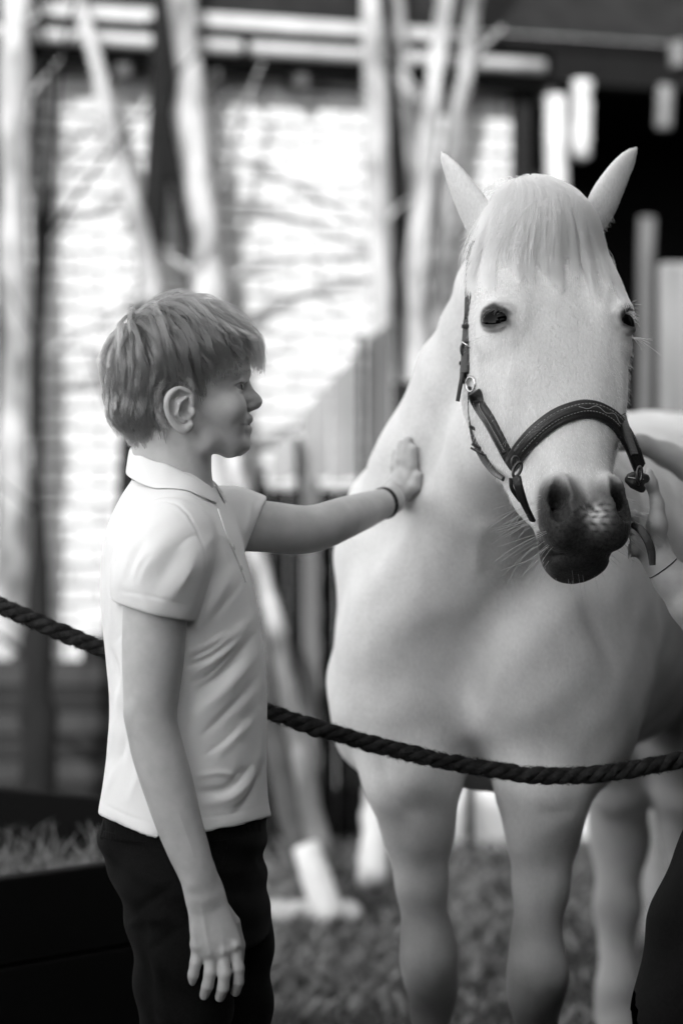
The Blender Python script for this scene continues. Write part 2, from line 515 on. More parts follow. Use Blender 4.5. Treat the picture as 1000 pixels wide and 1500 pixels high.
# --- trees
def trunk(name, pts, rad, m, label, cat='tree', group=None, branches=(), n=14, rough=.10, parts=()):
    wy = lambda q: q if q[2] < 8.2 else (q[0], q[1], (W0 + WU * WX(min(q[0], 745)))[1] - .16 - (8.95 - q[2]) * .45)
    pts = [wy(q) for q in pts]; branches = [([wy(q) for q in bp_], br_ * 1.05) for bp_, br_ in branches]; rad = [q * 1.08 for q in rad]
    Pp = np.array([P(*q) for q in pts])
    base = Pp[-1].copy()
    # run down to the ground and on upwards
    d = Pp[-1] - Pp[-2]
    if base[2] > .02 and d[2] < 0:
        t = min((base[2] + .03) / -d[2], 3.0); base = base + d * t
        base[2] = min(base[2], 0.0) - .02
        Pp = np.vstack([Pp, base]); rad = list(rad) + [rad[-1] * 1.1]
    d = Pp[0] - Pp[1]; d = d / np.linalg.norm(d)
    top = [Pp[0] + d * 1.0 + np.array((.05, 0, .1)), Pp[0] + d * .5]
    Pp = np.vstack([top, Pp]); rad = [rad[0] * .7, rad[0] * .88] + list(rad)
    N_ = 28
    sp = spline(np.c_[Pp, rad], N_)
    sp[:, :2] += rng.normal(0, 1, (N_, 2)) * sp[:, 3:4] * rough
    sp[:, 3] *= 1 + rng.normal(0, rough, N_)
    root = empty(name, base, label, cat, group)
    mb = MB(); mb.tube(sp[:, :3], sp[:, 3], n)
    mb.build('trunk', m, root, True)
    for bpts, br in branches:
        b = MB(); q = spline(np.array([P(*x) for x in bpts]), 12)
        b.tube(q, np.linspace(br, br * .5, 12), 8)
        b.build('branch', m, root, True)
    for k in range(3):                               # twigs
        i0 = int(rng.integers(3, 20)); a = sp[i0, :3]; sx = rng.choice((-1, 1))
        e = a + np.array((sx * rng.uniform(.12, .35), rng.uniform(-.05, .1), rng.uniform(.15, .45)))
        b = MB(); b.tube(spline(np.array([a, (a + e) / 2 + rng.normal(0, .02, 3), e]), 7), np.linspace(sp[i0, 3] * .28, .002, 7), 6); b.build('twig', m, root, True)
    # bare boughs above the picture
    t0 = sp[0, :3]
    for k in range(3):
        a = rng.uniform(0, 6.28); e = t0 + np.array((math.cos(a) * .7, math.sin(a) * .5, rng.uniform(.5, 1.1)))
        b = MB(); b.tube(spline(np.array([sp[2, :3], (t0 + e) / 2 + rng.normal(0, .08, 3), e]), 8), np.linspace(rad[0] * .6, .004, 8), 6)
        b.build('branch', m, root, True)
    return root
r = lambda px, Y: px * Y / F
TG = 'slender trees in front of the wall'
trunk('tree', [(27, 0, 8.6), (22, 250, 8.6), (24, 600, 8.6), (16, 1000, 8.6)], [r(20, 8.6), r(21, 8.6), r(23, 8.6), r(26, 8.6)], M['bark_pale'],
      'pale straight trunk at the left end of the brick wall', group=TG)
trunk('tree', [(-2, 0, 8.9), (0, 300, 8.9), (2, 700, 8.9), (0, 1000, 8.9)], [r(8, 9)] * 4, M['bark_dark'], 'dark trunk just left of the pale straight trunk', group=TG)
trunk('tree', [(55, 60, 9.0), (57, 400, 9.0), (57, 800, 9.0), (56, 1000, 8.9)], [r(5, 9), r(7, 9), r(7, 9), r(12, 9)], M['bark_dark'], 'thin dark upright between the pale straight trunk and the brick wall', group=TG)  # narrow dark upright close to the wall
trunk('tree', [(112, -10, 8.7), (146, 110, 8.7), (172, 220, 8.7), (204, 330, 8.7), (232, 470, 8.7), (250, 640, 8.7)], [r(11, 9), r(13, 9), r(13, 9), r(15, 9), r(15, 9), r(17, 9)], M['bark_pale'],
      'slanting pale stem leaning across the brick wall above the boy', group=TG,
      branches=[([(165, 185, 8.75), (120, 240, 8.8), (60, 265, 8.9)], r(5, 9))])
trunk('tree', [(243, -10, 8.8), (241, 90, 8.8), (232, 220, 8.8), (222, 330, 8.8), (212, 440, 8.8), (190, 640, 8.8), (186, 740, 8.8)], [r(19, 9), r(19, 9), r(20, 9), r(16, 9), r(12, 9), r(14, 9), r(14, 9)], M['bark_dark'],
      'dark forked trunk rising behind the boy\'s head', group=TG,
      branches=[([(236, 150, 8.8), (258, 260, 8.75), (274, 350, 8.75), (280, 440, 8.75), (280, 560, 8.75)], r(12, 9))])
trunk('tree', [(264, -10, 8.5), (280, 110, 8.5), (288, 260, 8.5), (304, 400, 8.5), (312, 560, 8.5)], [r(20, 8.6), r(21, 8.6), r(23, 8.6), r(24, 8.6), r(25, 8.6)], M['bark_pale'],
      'thick pale knobbly trunk directly above the boy\'s head', group=TG, rough=.12,
      branches=[([(300, 120, 8.6), (316, 190, 8.7), (314, 260, 8.7)], r(5, 9)), ([(312, 225, 8.7), (370, 243, 8.8), (430, 268, 8.85), (490, 305, 8.95), (548, 338, 9.0)], r(6, 9)),
                ([(325, 410, 8.7), (380, 390, 8.8), (450, 377, 8.9), (545, 372, 9.0)], r(6, 9)), ([(455, 380, 8.9), (470, 400, 8.9), (482, 425, 8.9)], r(4, 9)),
                ([(305, 330, 8.6), (325, 270, 8.7), (372, 120, 8.8)], r(3.5, 9)), ([(330, 250, 8.6), (352, 170, 8.7), (385, 90, 8.8)], r(3, 9)),
                ([(215, 430, 8.6), (150, 470, 8.7), (62, 520, 8.9)], r(7, 9))])
trunk('tree', [(541, -10, 8.4), (549, 120, 8.4), (555, 320, 8.4), (561, 480, 8.4), (564, 620, 8.4), (566, 800, 8.4)], [r(17, 8.4), r(18, 8.4), r(18, 8.4), r(19, 8.4), r(19, 8.4), r(20, 8.4)], M['bark_pale'],
      'tall pale trunk midway between the boy and the horse', group=TG)
trunk('tree', [(575, 120, 8.6), (583, 280, 8.6), (590, 430, 8.6), (597, 560, 8.6), (600, 700, 8.6)], [r(6, 9), r(13, 9), r(14, 9), r(15, 9), r(15, 9)], M['bark_dark'],
      'dark trunk half hidden behind the tall pale trunk between boy and horse', group=TG)
trunk('tree', [(582, 30, 8.8), (592, 160, 8.8), (597, 300, 8.8), (596, 400, 8.8), (600, 560, 8.8)], [r(12, 9), r(12, 9), r(12, 9), r(12, 9), r(12, 9)], M['bark_pale'],
      'thin pale stem just right of the tall pale trunk', group=TG)
trunk('tree', [(655, -10, 8.3), (636, 120, 8.3), (622, 250, 8.3), (612, 380, 8.3), (610, 520, 8.3)], [r(13, 8.4), r(14, 8.4), r(15, 8.4), r(17, 8.4), r(17, 8.4)], M['bark_pale'],
      'slanting pale stem left of the horse\'s near ear', group=TG)
trunk('tree', [(698, -10, 8.7), (678, 110, 8.7), (660, 220, 8.7), (648, 330, 8.7), (640, 460, 8.7)], [r(12, 9), r(13, 9), r(14, 9), r(15, 9), r(15, 9)], M['bark_pale'],
      'pale stem slanting up behind the horse\'s pricked left hand ear', group=TG, branches=[([(672, 130, 8.7), (690, 90, 8.7), (735, 40, 8.7)], r(6, 9))])
# white posts under the stable eave, and what hangs there
def wpost(x0, x1, y0, y1, m, label, cat='post', nm='stable_post', out=.25, rr=10):
    a, b = [WP(WX(x), out) for x in (x0, x1)]
    Ya, Yb = a[1], b[1]
    pa, pb = P(x0, y0, Ya), P(x1, y1, Yb); pb2 = pb.copy()
    root = empty(nm, pb, label, cat)
    q = spline(np.array([pa, pb]), 10); q[:, :2] += rng.normal(0, .0015, (10, 2))
    MB().tube(q, r(rr, Ya) * (1 + rng.normal(0, .04, 10)), 14).build('shaft', m, root, True)
    return root
pr_ = wpost(852, 850, 118, 228, M['white_paint'], 'short white rounded post hanging from the stable eave above the forelock', rr=15)
MB().tube([P(850, 226, pr_.location.y), P(850, 231, pr_.location.y), P(849, 236, pr_.location.y)], [r(15, 10), r(11, 10), r(4, 10)], 14).build('rounded_end', M['white_paint'], pr_, True)
MB().box(P(850, 88, 9.9), (r(58, 9.9), .10, r(30, 9.9)), WR).build('cap_block', M['pale_wood'], pr_, bevel=.02)
wpost(813, 824, 140, 900, M['white_paint'], 'pale post left of the short white post, running down behind the forelock', rr=16)
wpost(946, 940, 318, 900, M['grey_wood'], 'grey upright post between the horse\'s far ear and the pale screen', rr=12)
wpost(974, 971, 125, 190, M['whitish'], 'small white oblong fitting hanging under the stable eave at the right', 'fitting', 'eave_fitting', rr=12)
wpost(990, 994, 62, 98, M['whitish'], 'small white bracket on the eave at the right edge', 'bracket', 'eave_bracket', rr=13)
trunk('tree', [(57, 760, 8.0), (58, 860, 8.0), (56, 1000, 8.0), (54, 1180, 8.0)], [r(8, 8), r(16, 8), r(22, 8), r(27, 8)], M['bark_dark'], 'broad dark tree base behind the rope on the left', group=TG)
# poles leaning behind the boy
def pole(pts, rad, m, label, wash=None, grp=None):
    Pp = np.array([P(*q) for q in pts]); root = empty('leaning_pole', Pp[-1], label, 'pole', grp)
    sp = spline(np.c_[Pp, rad], 20); sp[:, :2] += rng.normal(0, .003, (20, 2))
    MB().tube(sp[:, :3], sp[:, 3], 12).build('shaft', m, root, True)
    if wash:
        q = spline(np.c_[np.array([P(*x) for x in wash[0]]), wash[1]], 8)
        MB().tube(q[:, :3], q[:, 3], 14).build('whitewashed_foot', M['whitewash'], root, True)
    return root
pole([(322, 560, 7.6), (352, 720, 7.4), (398, 900, 7.2), (440, 1100, 7.0), (470, 1265, 6.85)], [r(11, 7), r(13, 7), r(14, 7), r(15, 7), r(19, 7)], M['bark_pale'], 'pale pole leaning behind the boy with its foot painted white',
     wash=([(448, 1240, 6.8), (468, 1300, 6.75), (486, 1352, 6.7)], [r(20, 6.8), r(23, 6.8), r(21, 6.8)]))
pole([(352, 860, 7.4), (392, 1040, 7.3), (430, 1200, 7.2), (468, 1350, 6.95)], [r(17, 7), r(20, 7), r(22, 7), r(20, 7)], M['bark_grey'], 'grey trunk-thick pole leaning low beside the pale pole')
pole([(556, 1080, 7.5), (548, 1200, 7.2), (545, 1290, 6.95)], [r(14, 7), r(19, 7), r(22, 7)], M['whitewash'], 'short white post between the dark fence and the horse\'s foreleg')
# gate of pale boards above a black fence, middle
gt = empty('board_gate', P(470, 1200, 8.0), 'wooden gate with pale boards above, dark posts and black boards below', 'gate')
for (x0, x1, yt0, yt1, m) in ((398, 431, 668, 622, 'pale_wood'), (443, 482, 606, 560, 'pale_wood'), (485, 522, 556, 520, 'pale_wood'), (536, 572, 500, 470, 'grey_wood'), (575, 610, 560, 560, 'dark_wood')):
    a, b, c, d = P(x0, 706, 8.05), P(x1, 700, 8.05), P(x1, yt1, 8.05), P(x0, yt0, 8.05)
    th = np.array((0, .03, 0))
    MB().add([a, b, c, d, a + th, b + th, c + th, d + th], [(0, 1, 2, 3), (7, 6, 5, 4), (0, 4, 5, 1), (1, 5, 6, 2), (2, 6, 7, 3), (3, 7, 4, 0)]).build('board', M[m], gt, bevel=.004)
for (x, y0, m, w_) in ((437, 640, 'dark_wood', 10), (528, 490, 'dark_wood', 10), (384, 690, 'dark_wood', 12)):
    a = P(x, y0, 7.98); b = P(x, 1260, 7.98)
    MB().box((a + b) / 2, (r(w_, 8), .06, abs(a[2] - b[2])), None).build('post', M[m], gt, bevel=.004)
for i, x in enumerate(np.arange(372, 640, 24)):
    a = P(x + 12, 716 + (i % 3), 8.15); 
    MB().box((a[0], 8.15, a[2] / 2), (r(23, 8.15), .02, a[2])).build('plank', M['black'], gt)
MB().box((P(456, 720, 7.9)[0], 7.9, .62), (r(24, 7.9), .05, 1.24)).build('post', M['grey_wood'], gt, bevel=.004)
# louvred dark board fence behind the planter, left
bf = empty('board_fence', P(120, 1160, 8.7), 'low fence of dark horizontal boards behind the boy\'s back', 'fence')
for i in range(12):
    z = .1 + i * .088
    x0 = P(62, 900, 8.75)[0] - .25; x1 = P(70 + 130, 900, 8.75)[0] + (.08 if i < 9 else -.02)
    if i > 8: continue
    x0 += max(0, i - 5) * .09 + (.30 if i > 5 else 0)
    MB().box(((x0 + x1) / 2, 8.75 + .02, z), (x1 - x0, .016, .094), Matrix.Rotation(math.radians(-12), 3, 'X')).build('board', M['louvre'] if i % 2 else M['dark_wood'], bf, bevel=.003)
for x, h_ in ((P(30, 900, 8.8)[0], .6), (P(220, 900, 8.8)[0], .95)): MB().box((x, 8.8, h_ / 2), (.06, .05, h_)).build('post', M['dark_wood'], bf)
# white plinth wall seen between the horse's legs
pw = empty('plinth_wall', P(720, 1250, 8.2), 'low white wall seen between and beyond the horse\'s front legs', 'wall')
for k in range(6):
    x = P(590, 1200, 8.2)[0] + k * .24
    MB().box((x, 8.2, .16), (.232, .14, .42)).build('block', M['whitewash'], pw, bevel=.008)
MB().box((P(685, 1180, 8.1)[0], 8.08, .2), (.025, .05, .4)).build('post', M['black'], pw)
# pale edging stones
es = None
for k, (px, py) in enumerate(((404, 1358), (428, 1354), (452, 1356), (474, 1353), (506, 1312), (385, 1356))):
    Fd = Field((-.08, -.06, -.05), (.08, .06, .07), .008)
    Fd.ell((0, 0, 0), (.05, .035, .035)).ell((rng.uniform(-.02, .02), 0, .01), (.035, .03, .035))
    V, Q = Fd.mesh(1)
    o = link('edging_stone', mesh_np('edging_stone', V + rng.normal(0, .0015, V.shape), Q), M['stone'])
    p = P(px, py, 6.75); o.location = (p[0], p[1], .03)
    tag(o, ['leftmost but one of the pale edging stones by the boy\'s thigh', 'middle pale stone in the edging row left of the white pole foot', 'pale edging stone touching the left of the white pole foot', 'pale edging stone half under the white pole foot', 'lone pale stone lying right of the white pole foot', 'pale edging stone partly hidden behind the boy\'s thigh'][k], 'stone', 'pale edging stones')

# --- unseen leafy screens added behind and beside the photographer to block low skylight
def hedge_blocker(x0, x1, y0, y1, h, label):
    root = empty('hedge_blocker', ((x0 + x1) / 2, (y0 + y1) / 2, 0), label, 'hedge_blocker')
    lo = np.array((min(x0, x1) - .6, min(y0, y1) - .6, -.2)); hi = np.array((max(x0, x1) + .6, max(y0, y1) + .6, h + .7))
    Fd = Field(lo, hi, .3); L = math.hypot(x1 - x0, y1 - y0); n = int(L / .8)
    for i in range(n + 1):
        for z in np.arange(.3, h, .8):
            Fd.ell((x0 + (x1 - x0) * i / n + rng.normal(0, .1), y0 + (y1 - y0) * i / n + rng.normal(0, .1), z), rng.uniform(.55, .85, 3), k=.2)
    V, Q = Fd.mesh(0); Nn = normals(V, Q); V = V + Nn * rng.normal(0, .05, (len(V), 1))
    n = 14000; fi = rng.integers(0, len(Q), n); w_ = rng.random((n, 4)); w_ /= w_.sum(1)[:, None]
    pc = (V[Q[fi]] * w_[:, :, None]).sum(1) + Nn[Q[fi, 0]] * rng.uniform(-.03, .12, (n, 1))
    a = rng.normal(0, 1, (n, 3)); a /= np.linalg.norm(a, axis=1)[:, None]; b = np.cross(a, rng.normal(0, 1, (n, 3))); b /= np.linalg.norm(b, axis=1)[:, None]
    lv = np.stack([pc - a * .07, pc - b * .03, pc + a * .07, pc + b * .03], 1).reshape(-1, 3)
    V, Q = join((V, Q), (lv, np.arange(4 * n).reshape(n, 4)))
    link('foliage', mesh_np('foliage', V, Q), M['leaf'], root, False)
hedge_blocker(-3.0, 4.2, -2.6, -2.6, 3.4, 'unseen tall leafy screen added behind the photographer to cut low skylight')
hedge_blocker(2.7, 2.7, -1.2, 7.5, 3.8, 'unseen tall leafy screen added at the right to darken that side')
hedge_blocker(-2.9, -2.9, -1.2, 5.0, 1.1, 'unseen low leafy screen added at the left to cut low skylight')

# --- raised planter, left foreground
A_, B_, C_, D_ = P(-260, 1372, 3.80), P(245, 1240, 4.28), P(235, 1183, 4.95), P(-300, 1108, 5.5)
for q in (A_, B_, C_, D_): q[2] = .595
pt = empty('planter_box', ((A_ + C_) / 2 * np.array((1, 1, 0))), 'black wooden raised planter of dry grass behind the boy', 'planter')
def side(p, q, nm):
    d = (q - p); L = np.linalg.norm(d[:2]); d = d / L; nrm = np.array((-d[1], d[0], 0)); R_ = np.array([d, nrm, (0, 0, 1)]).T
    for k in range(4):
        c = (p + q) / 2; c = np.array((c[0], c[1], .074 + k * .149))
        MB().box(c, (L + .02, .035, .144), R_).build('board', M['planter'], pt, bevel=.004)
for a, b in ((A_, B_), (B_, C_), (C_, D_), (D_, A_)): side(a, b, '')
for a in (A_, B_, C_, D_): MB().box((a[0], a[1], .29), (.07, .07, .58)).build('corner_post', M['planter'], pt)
sp_ = [q * np.array((1, 1, 0)) + np.array((0, 0, .46)) for q in (A_, B_, C_, D_)]
MB().add(sp_, [(0, 1, 2, 3)]).build('soil_bed', M['soil'], pt)
n = 5200
uv = rng.random((n, 2)); uu, vv = uv[:, :1] * .94 + .03, uv[:, 1:] * .86 + .07
base = (1 - vv) * ((1 - uu) * sp_[0] + uu * sp_[1]) + vv * ((1 - uu) * sp_[3] + uu * sp_[2])
keep = (vv[:, 0] < .55) | (rng.random(n) < .15); base = base[keep]; n = len(base)
a = rng.uniform(0, 6.28, n); h = rng.uniform(.03, .12, n); ln = rng.uniform(0, 6.28, n)
dx = np.c_[np.cos(a), np.sin(a), 0 * a] * .0022; tip = base + np.c_[np.cos(ln) * h * .8, np.sin(ln) * h * .8, h * .8]; mid = (base + tip) / 2 + np.c_[0 * h, 0 * h, h * .18]
V = np.stack([base - dx, base + dx, mid + dx * .8, mid - dx * .8, mid - dx * .8, mid + dx * .8, tip + dx * .2, tip - dx * .2], 1).reshape(-1, 3)
o = link('dry_grass', mesh_np('dry_grass', V, np.arange(8 * n).reshape(-1, 4)), mat('dry_straw', .13, .8, .09, 30), pt, False); tag(o, kind='stuff')

# --- rope
rp = np.array([P(x, y, d) for x, y, d in ((-420, 650, 3.75), (-120, 832, 3.66), (0, 887, 3.63), (80, 922, 3.62), (165, 957, 3.62), (280, 1005, 3.62), (390, 1042, 3.62), (480, 1071, 3.61), (560, 1094, 3.60), (640, 1113, 3.59), (720, 1127, 3.58), (790, 1136, 3.57), (860, 1135, 3.56), (930, 1126, 3.56), (1000, 1112, 3.57), (1120, 1078, 3.6), (1420, 960, 3.7))])
RS = spline(rp, 700)
tn = np.gradient(RS, axis=0); tn /= np.linalg.norm(tn, axis=1)[:, None]
sA = np.cross(tn, (0, 1, 0)); sA /= np.linalg.norm(sA, axis=1)[:, None]; sB = np.cross(tn, sA)
ln = np.r_[0, np.cumsum(np.linalg.norm(np.diff(RS, axis=0), axis=1))]
rope = empty('rope', RS[350], 'dark twisted rope sagging behind the boy and before the horse\'s chest', 'rope')
for k in range(3):
    ph = -ln / .062 * 2 * np.pi + k * 2 * np.pi / 3
    MB().tube(RS + (np.cos(ph)[:, None] * sA + np.sin(ph)[:, None] * sB) * .0062 + np.repeat(rng.normal(0, .0007, (70, 3)), 10, 0), .0071 * (1 + np.interp(np.arange(700), np.arange(0, 700, 7), rng.normal(0, .07, 100))), 10).build('strand', M['rope'], rope, True)
n = 9000
ii = rng.integers(5, 695, n); an = rng.uniform(0, 6.28, n)
o0 = (np.cos(an)[:, None] * sA[ii] + np.sin(an)[:, None] * sB[ii])
p0 = RS[ii] + o0 * .011; dd = o0 * .003 + tn[ii] * rng.normal(0, .006, (n, 1)) + rng.normal(0, .0012, (n, 3))
strands('rope_fibres', np.stack([p0, p0 + dd * .6, p0 + dd], 1), np.array([.00036, .00026, .0001])[None], M['rope'], rope)
for x, lab in ((RS[0], 'post holding the left end of the rope, outside the picture'), (RS[-1], 'post holding the right end of the rope, outside the picture')):
    po = empty('rope_post', (x[0], x[1], 0), lab, 'post'); MB().tube([(x[0], x[1], 0), (x[0], x[1], x[2] + .1)], .05, 14).build('shaft', M['dark_wood'], po)

# --- unseen tree added behind the photographer to keep sun off boy and horse
cen = np.array((.35, 4.1, .95)) + np.array(SUN_DIR) / SUN_DIR.z * 6.6 - np.array((0, 0, .30))
bt = empty('sun_blocker_tree', (cen[0], cen[1], 0), 'unseen leafy tree added behind the photographer to shade the boy and horse', 'tree')
MB().tube(spline(np.array([(cen[0], cen[1], -.05), (cen[0] + .1, cen[1], 2.5), (cen[0], cen[1] + .05, 5.0), tuple(cen)]), 14), np.linspace(.34, .12, 14), 16).build('trunk', M['bark_dark'], bt, True)
Fd = Field(cen - 2.9, cen + 2.9, .16)
for k in range(34):
    d = rng.normal(0, 1, 3); d /= np.linalg.norm(d); Fd.ell(cen + d * np.array((1.35, 1.15, .98)) * rng.uniform(.3, 1), rng.uniform(.55, .8, 3), k=.2)
V, Q = Fd.mesh(1)
Nn = normals(V, Q); V = V + Nn * rng.normal(0, .05, (len(V), 1))
n = 30000
fi = rng.integers(0, len(Q), n); w_ = rng.random((n, 4)); w_ /= w_.sum(1)[:, None]
pc = (V[Q[fi]] * w_[:, :, None]).sum(1) + Nn[Q[fi, 0]] * rng.uniform(-.05, .22, (n, 1))
a = rng.normal(0, 1, (n, 3)); a /= np.linalg.norm(a, axis=1)[:, None]; b = np.cross(a, rng.normal(0, 1, (n, 3))); b /= np.linalg.norm(b, axis=1)[:, None]
L = rng.uniform(.05, .09, (n, 1))
LV = np.stack([pc - a * L, pc - b * L * .45, pc + a * L, pc + b * L * .45], 1).reshape(-1, 3)
V, Q = join((V, Q), (LV, np.arange(4 * n).reshape(n, 4)))
link('crown', mesh_np('crown', V, Q), M['leaf'], bt, False)
# ================================================================== THE WHITE HORSE
# body frame: a = sideways (to the picture's right), b = backwards from the chest, z up
HYAW = math.radians(19.5)
HO = np.array((.205, 3.90, 0.0))
eb = np.array((math.sin(HYAW), math.cos(HYAW), 0)); ea = np.array((math.cos(HYAW), -math.sin(HYAW), 0)); ez = np.array((0, 0, 1.))
H = lambda a, b, z: HO + ea * a + eb * b + ez * z
AX = [ea, eb, ez]
# head frame: d = down the face, l = sideways, n = out of the face
HY, HP = math.radians(15), math.radians(23)
hh_ = np.array((math.sin(HY), -math.cos(HY), 0)); hl = np.array((math.cos(HY), math.sin(HY), 0))
hd = -ez * math.cos(HP) + hh_ * math.sin(HP); hn = hh_ * math.cos(HP) + ez * math.sin(HP)
POLL = P(800, 292, 3.52)
K = lambda s_, l, n: POLL + hd * s_ + hl * l + hn * n
HA = [hd, hl, hn]
def body_field():
    f = Field((-.16, 3.3, .0), (1.15, 5.75, 1.72), .0105)
    # trunk
    f.slices(HO, [eb, ea, ez], [-.02, .12, .3, .55, .85, 1.1, 1.35, 1.5], [0] * 8, [1.02, 1.02, 1.05, 1.05, 1.06, 1.10, 1.15, 1.15],
             [.14, .215, .245, .275, .295, .285, .235, .12], [.17, .275, .325, .315, .31, .285, .235, .13], 2.2, .05)
    # rump, croup
    for a in (-.12, .12): f.ell(H(a, 1.25, 1.10), (.15, .26, .26), AX, .08)
    # shoulders and breast
    for a in (-.18, .175):
        f.ell(H(a, .17, 1.03), (.085, .15, .25), AX, .07)
        f.ell(H(a * .66, .02, .98), (.105, .105, .165), AX, .035)
        f.ell(H(a * .98, .09, .90), (.085, .12, .15), AX, .05)
    f.cone(H(-.005, -.115, 1.08), H(-.005, -.10, .84), .018, .034, .05, '-')
    f.ell(H(.0, -.10, 1.13), (.035, .03, .04), AX, .05, '-')
    f.ell(H(-.20, .2, 1.12), (.07, .12, .16), AX, .05)
    f.cone(P(600, 690, 4.0), P(686, 575, 3.97), .07, .06, .05)
    f.chain([P(738, 362, 3.69), P(717, 420, 3.75), P(697, 480, 3.81), P(676, 545, 3.88)], [.042, .050, .055, .062], .02)
    # neck
    n0, n1 = H(.0, .20, 1.17), np.array((.318, 3.70, 1.56))
    nm = np.array((.235, 3.90, 1.38))
    f.chain([n0, nm, n1], [.195, .100, .080], .06)
    f.chain([H(-.14, .18, 1.14), np.array((.195, 3.94, 1.30)), np.array((.240, 3.9, 1.40))], [.112, .092, .080], .07)
    f.cone(H(0, .42, 1.27), np.array((.33, 3.80, 1.60)), .085, .045, .05)
    f.chain([H(0, .02, 1.12), np.array((.25, 3.77, 1.3)), np.array((.30, 3.66, 1.44))], [.13, .080, .065], .04)
    # fore legs
    for pts, rad in (
        ([P(598, 1050, 3.95), P(604, 1140, 3.93), P(612, 1210, 3.93), P(617, 1290, 3.94), P(624, 1365, 3.95), P(628, 1405, 3.93), P(631, 1440, 3.95), P(631, 1480, 3.97), P(631, 1560, 3.97), P(631, 1680, 3.97), P(631, 1730, 3.96)],
         [.105, .078, .054, .040, .035, .042, .037, .029, .026, .029, .036]),
        ([P(790, 1060, 3.93), P(796, 1150, 3.90), P(795, 1220, 3.90), P(792, 1300, 3.90), P(787, 1370, 3.89), P(784, 1425, 3.87), P(784, 1460, 3.89), P(785, 1500, 3.91), P(786, 1580, 3.91), P(787, 1690, 3.91), P(787, 1740, 3.90)],
         [.105, .076, .055, .042, .036, .043, .038, .029, .026, .029, .036])):
        f.chain(pts, rad, .03)
        e = pts[-1]
        f.cone(e, np.array((e[0], e[1] - .045, .075)), rad[-1], .036, .02)
        f.cone(np.array((e[0], e[1] - .045, .075)), np.array((e[0], e[1] - .065, .02)), .046, .06, .008)
        f.plane((0, 0, .004), (0, 0, -1))
    # hind legs
    for px, dY in ((905, 0.0), (1010, -.12)):
        Y = 5.12 + dY
        pts = [P(px + 10, 900, Y), P(px + 2, 1060, Y - .08), P(px + 2, 1140, Y - .02), P(px, 1190, Y + .06), P(px, 1230, Y + .08), P(px, 1330, Y + .07), P(px - 2, 1450, Y + .05), P(px - 2, 1490, Y + .04)]
        f.chain(pts, [.15, .105, .072, .058, .056, .045, .040, .045], .04)
        e = pts[-1]
        f.cone(e, np.array((e[0], e[1] - .05, .075)), .045, .04, .02).cone(np.array((e[0], e[1] - .05, .075)), np.array((e[0], e[1] - .07, .02)), .048, .062, .008)
    f.plane((0, 0, .004), (0, 0, -1))
    return f
EYES = {}
EYE = lambda sg: EYES[sg][0]
def EYX(sg):
    o_ = hl * sg * .66 + hn * .75; o_ /= np.linalg.norm(o_); m_ = -hl * sg * .75 + hn * .66
    return o_, m_ / np.linalg.norm(m_)
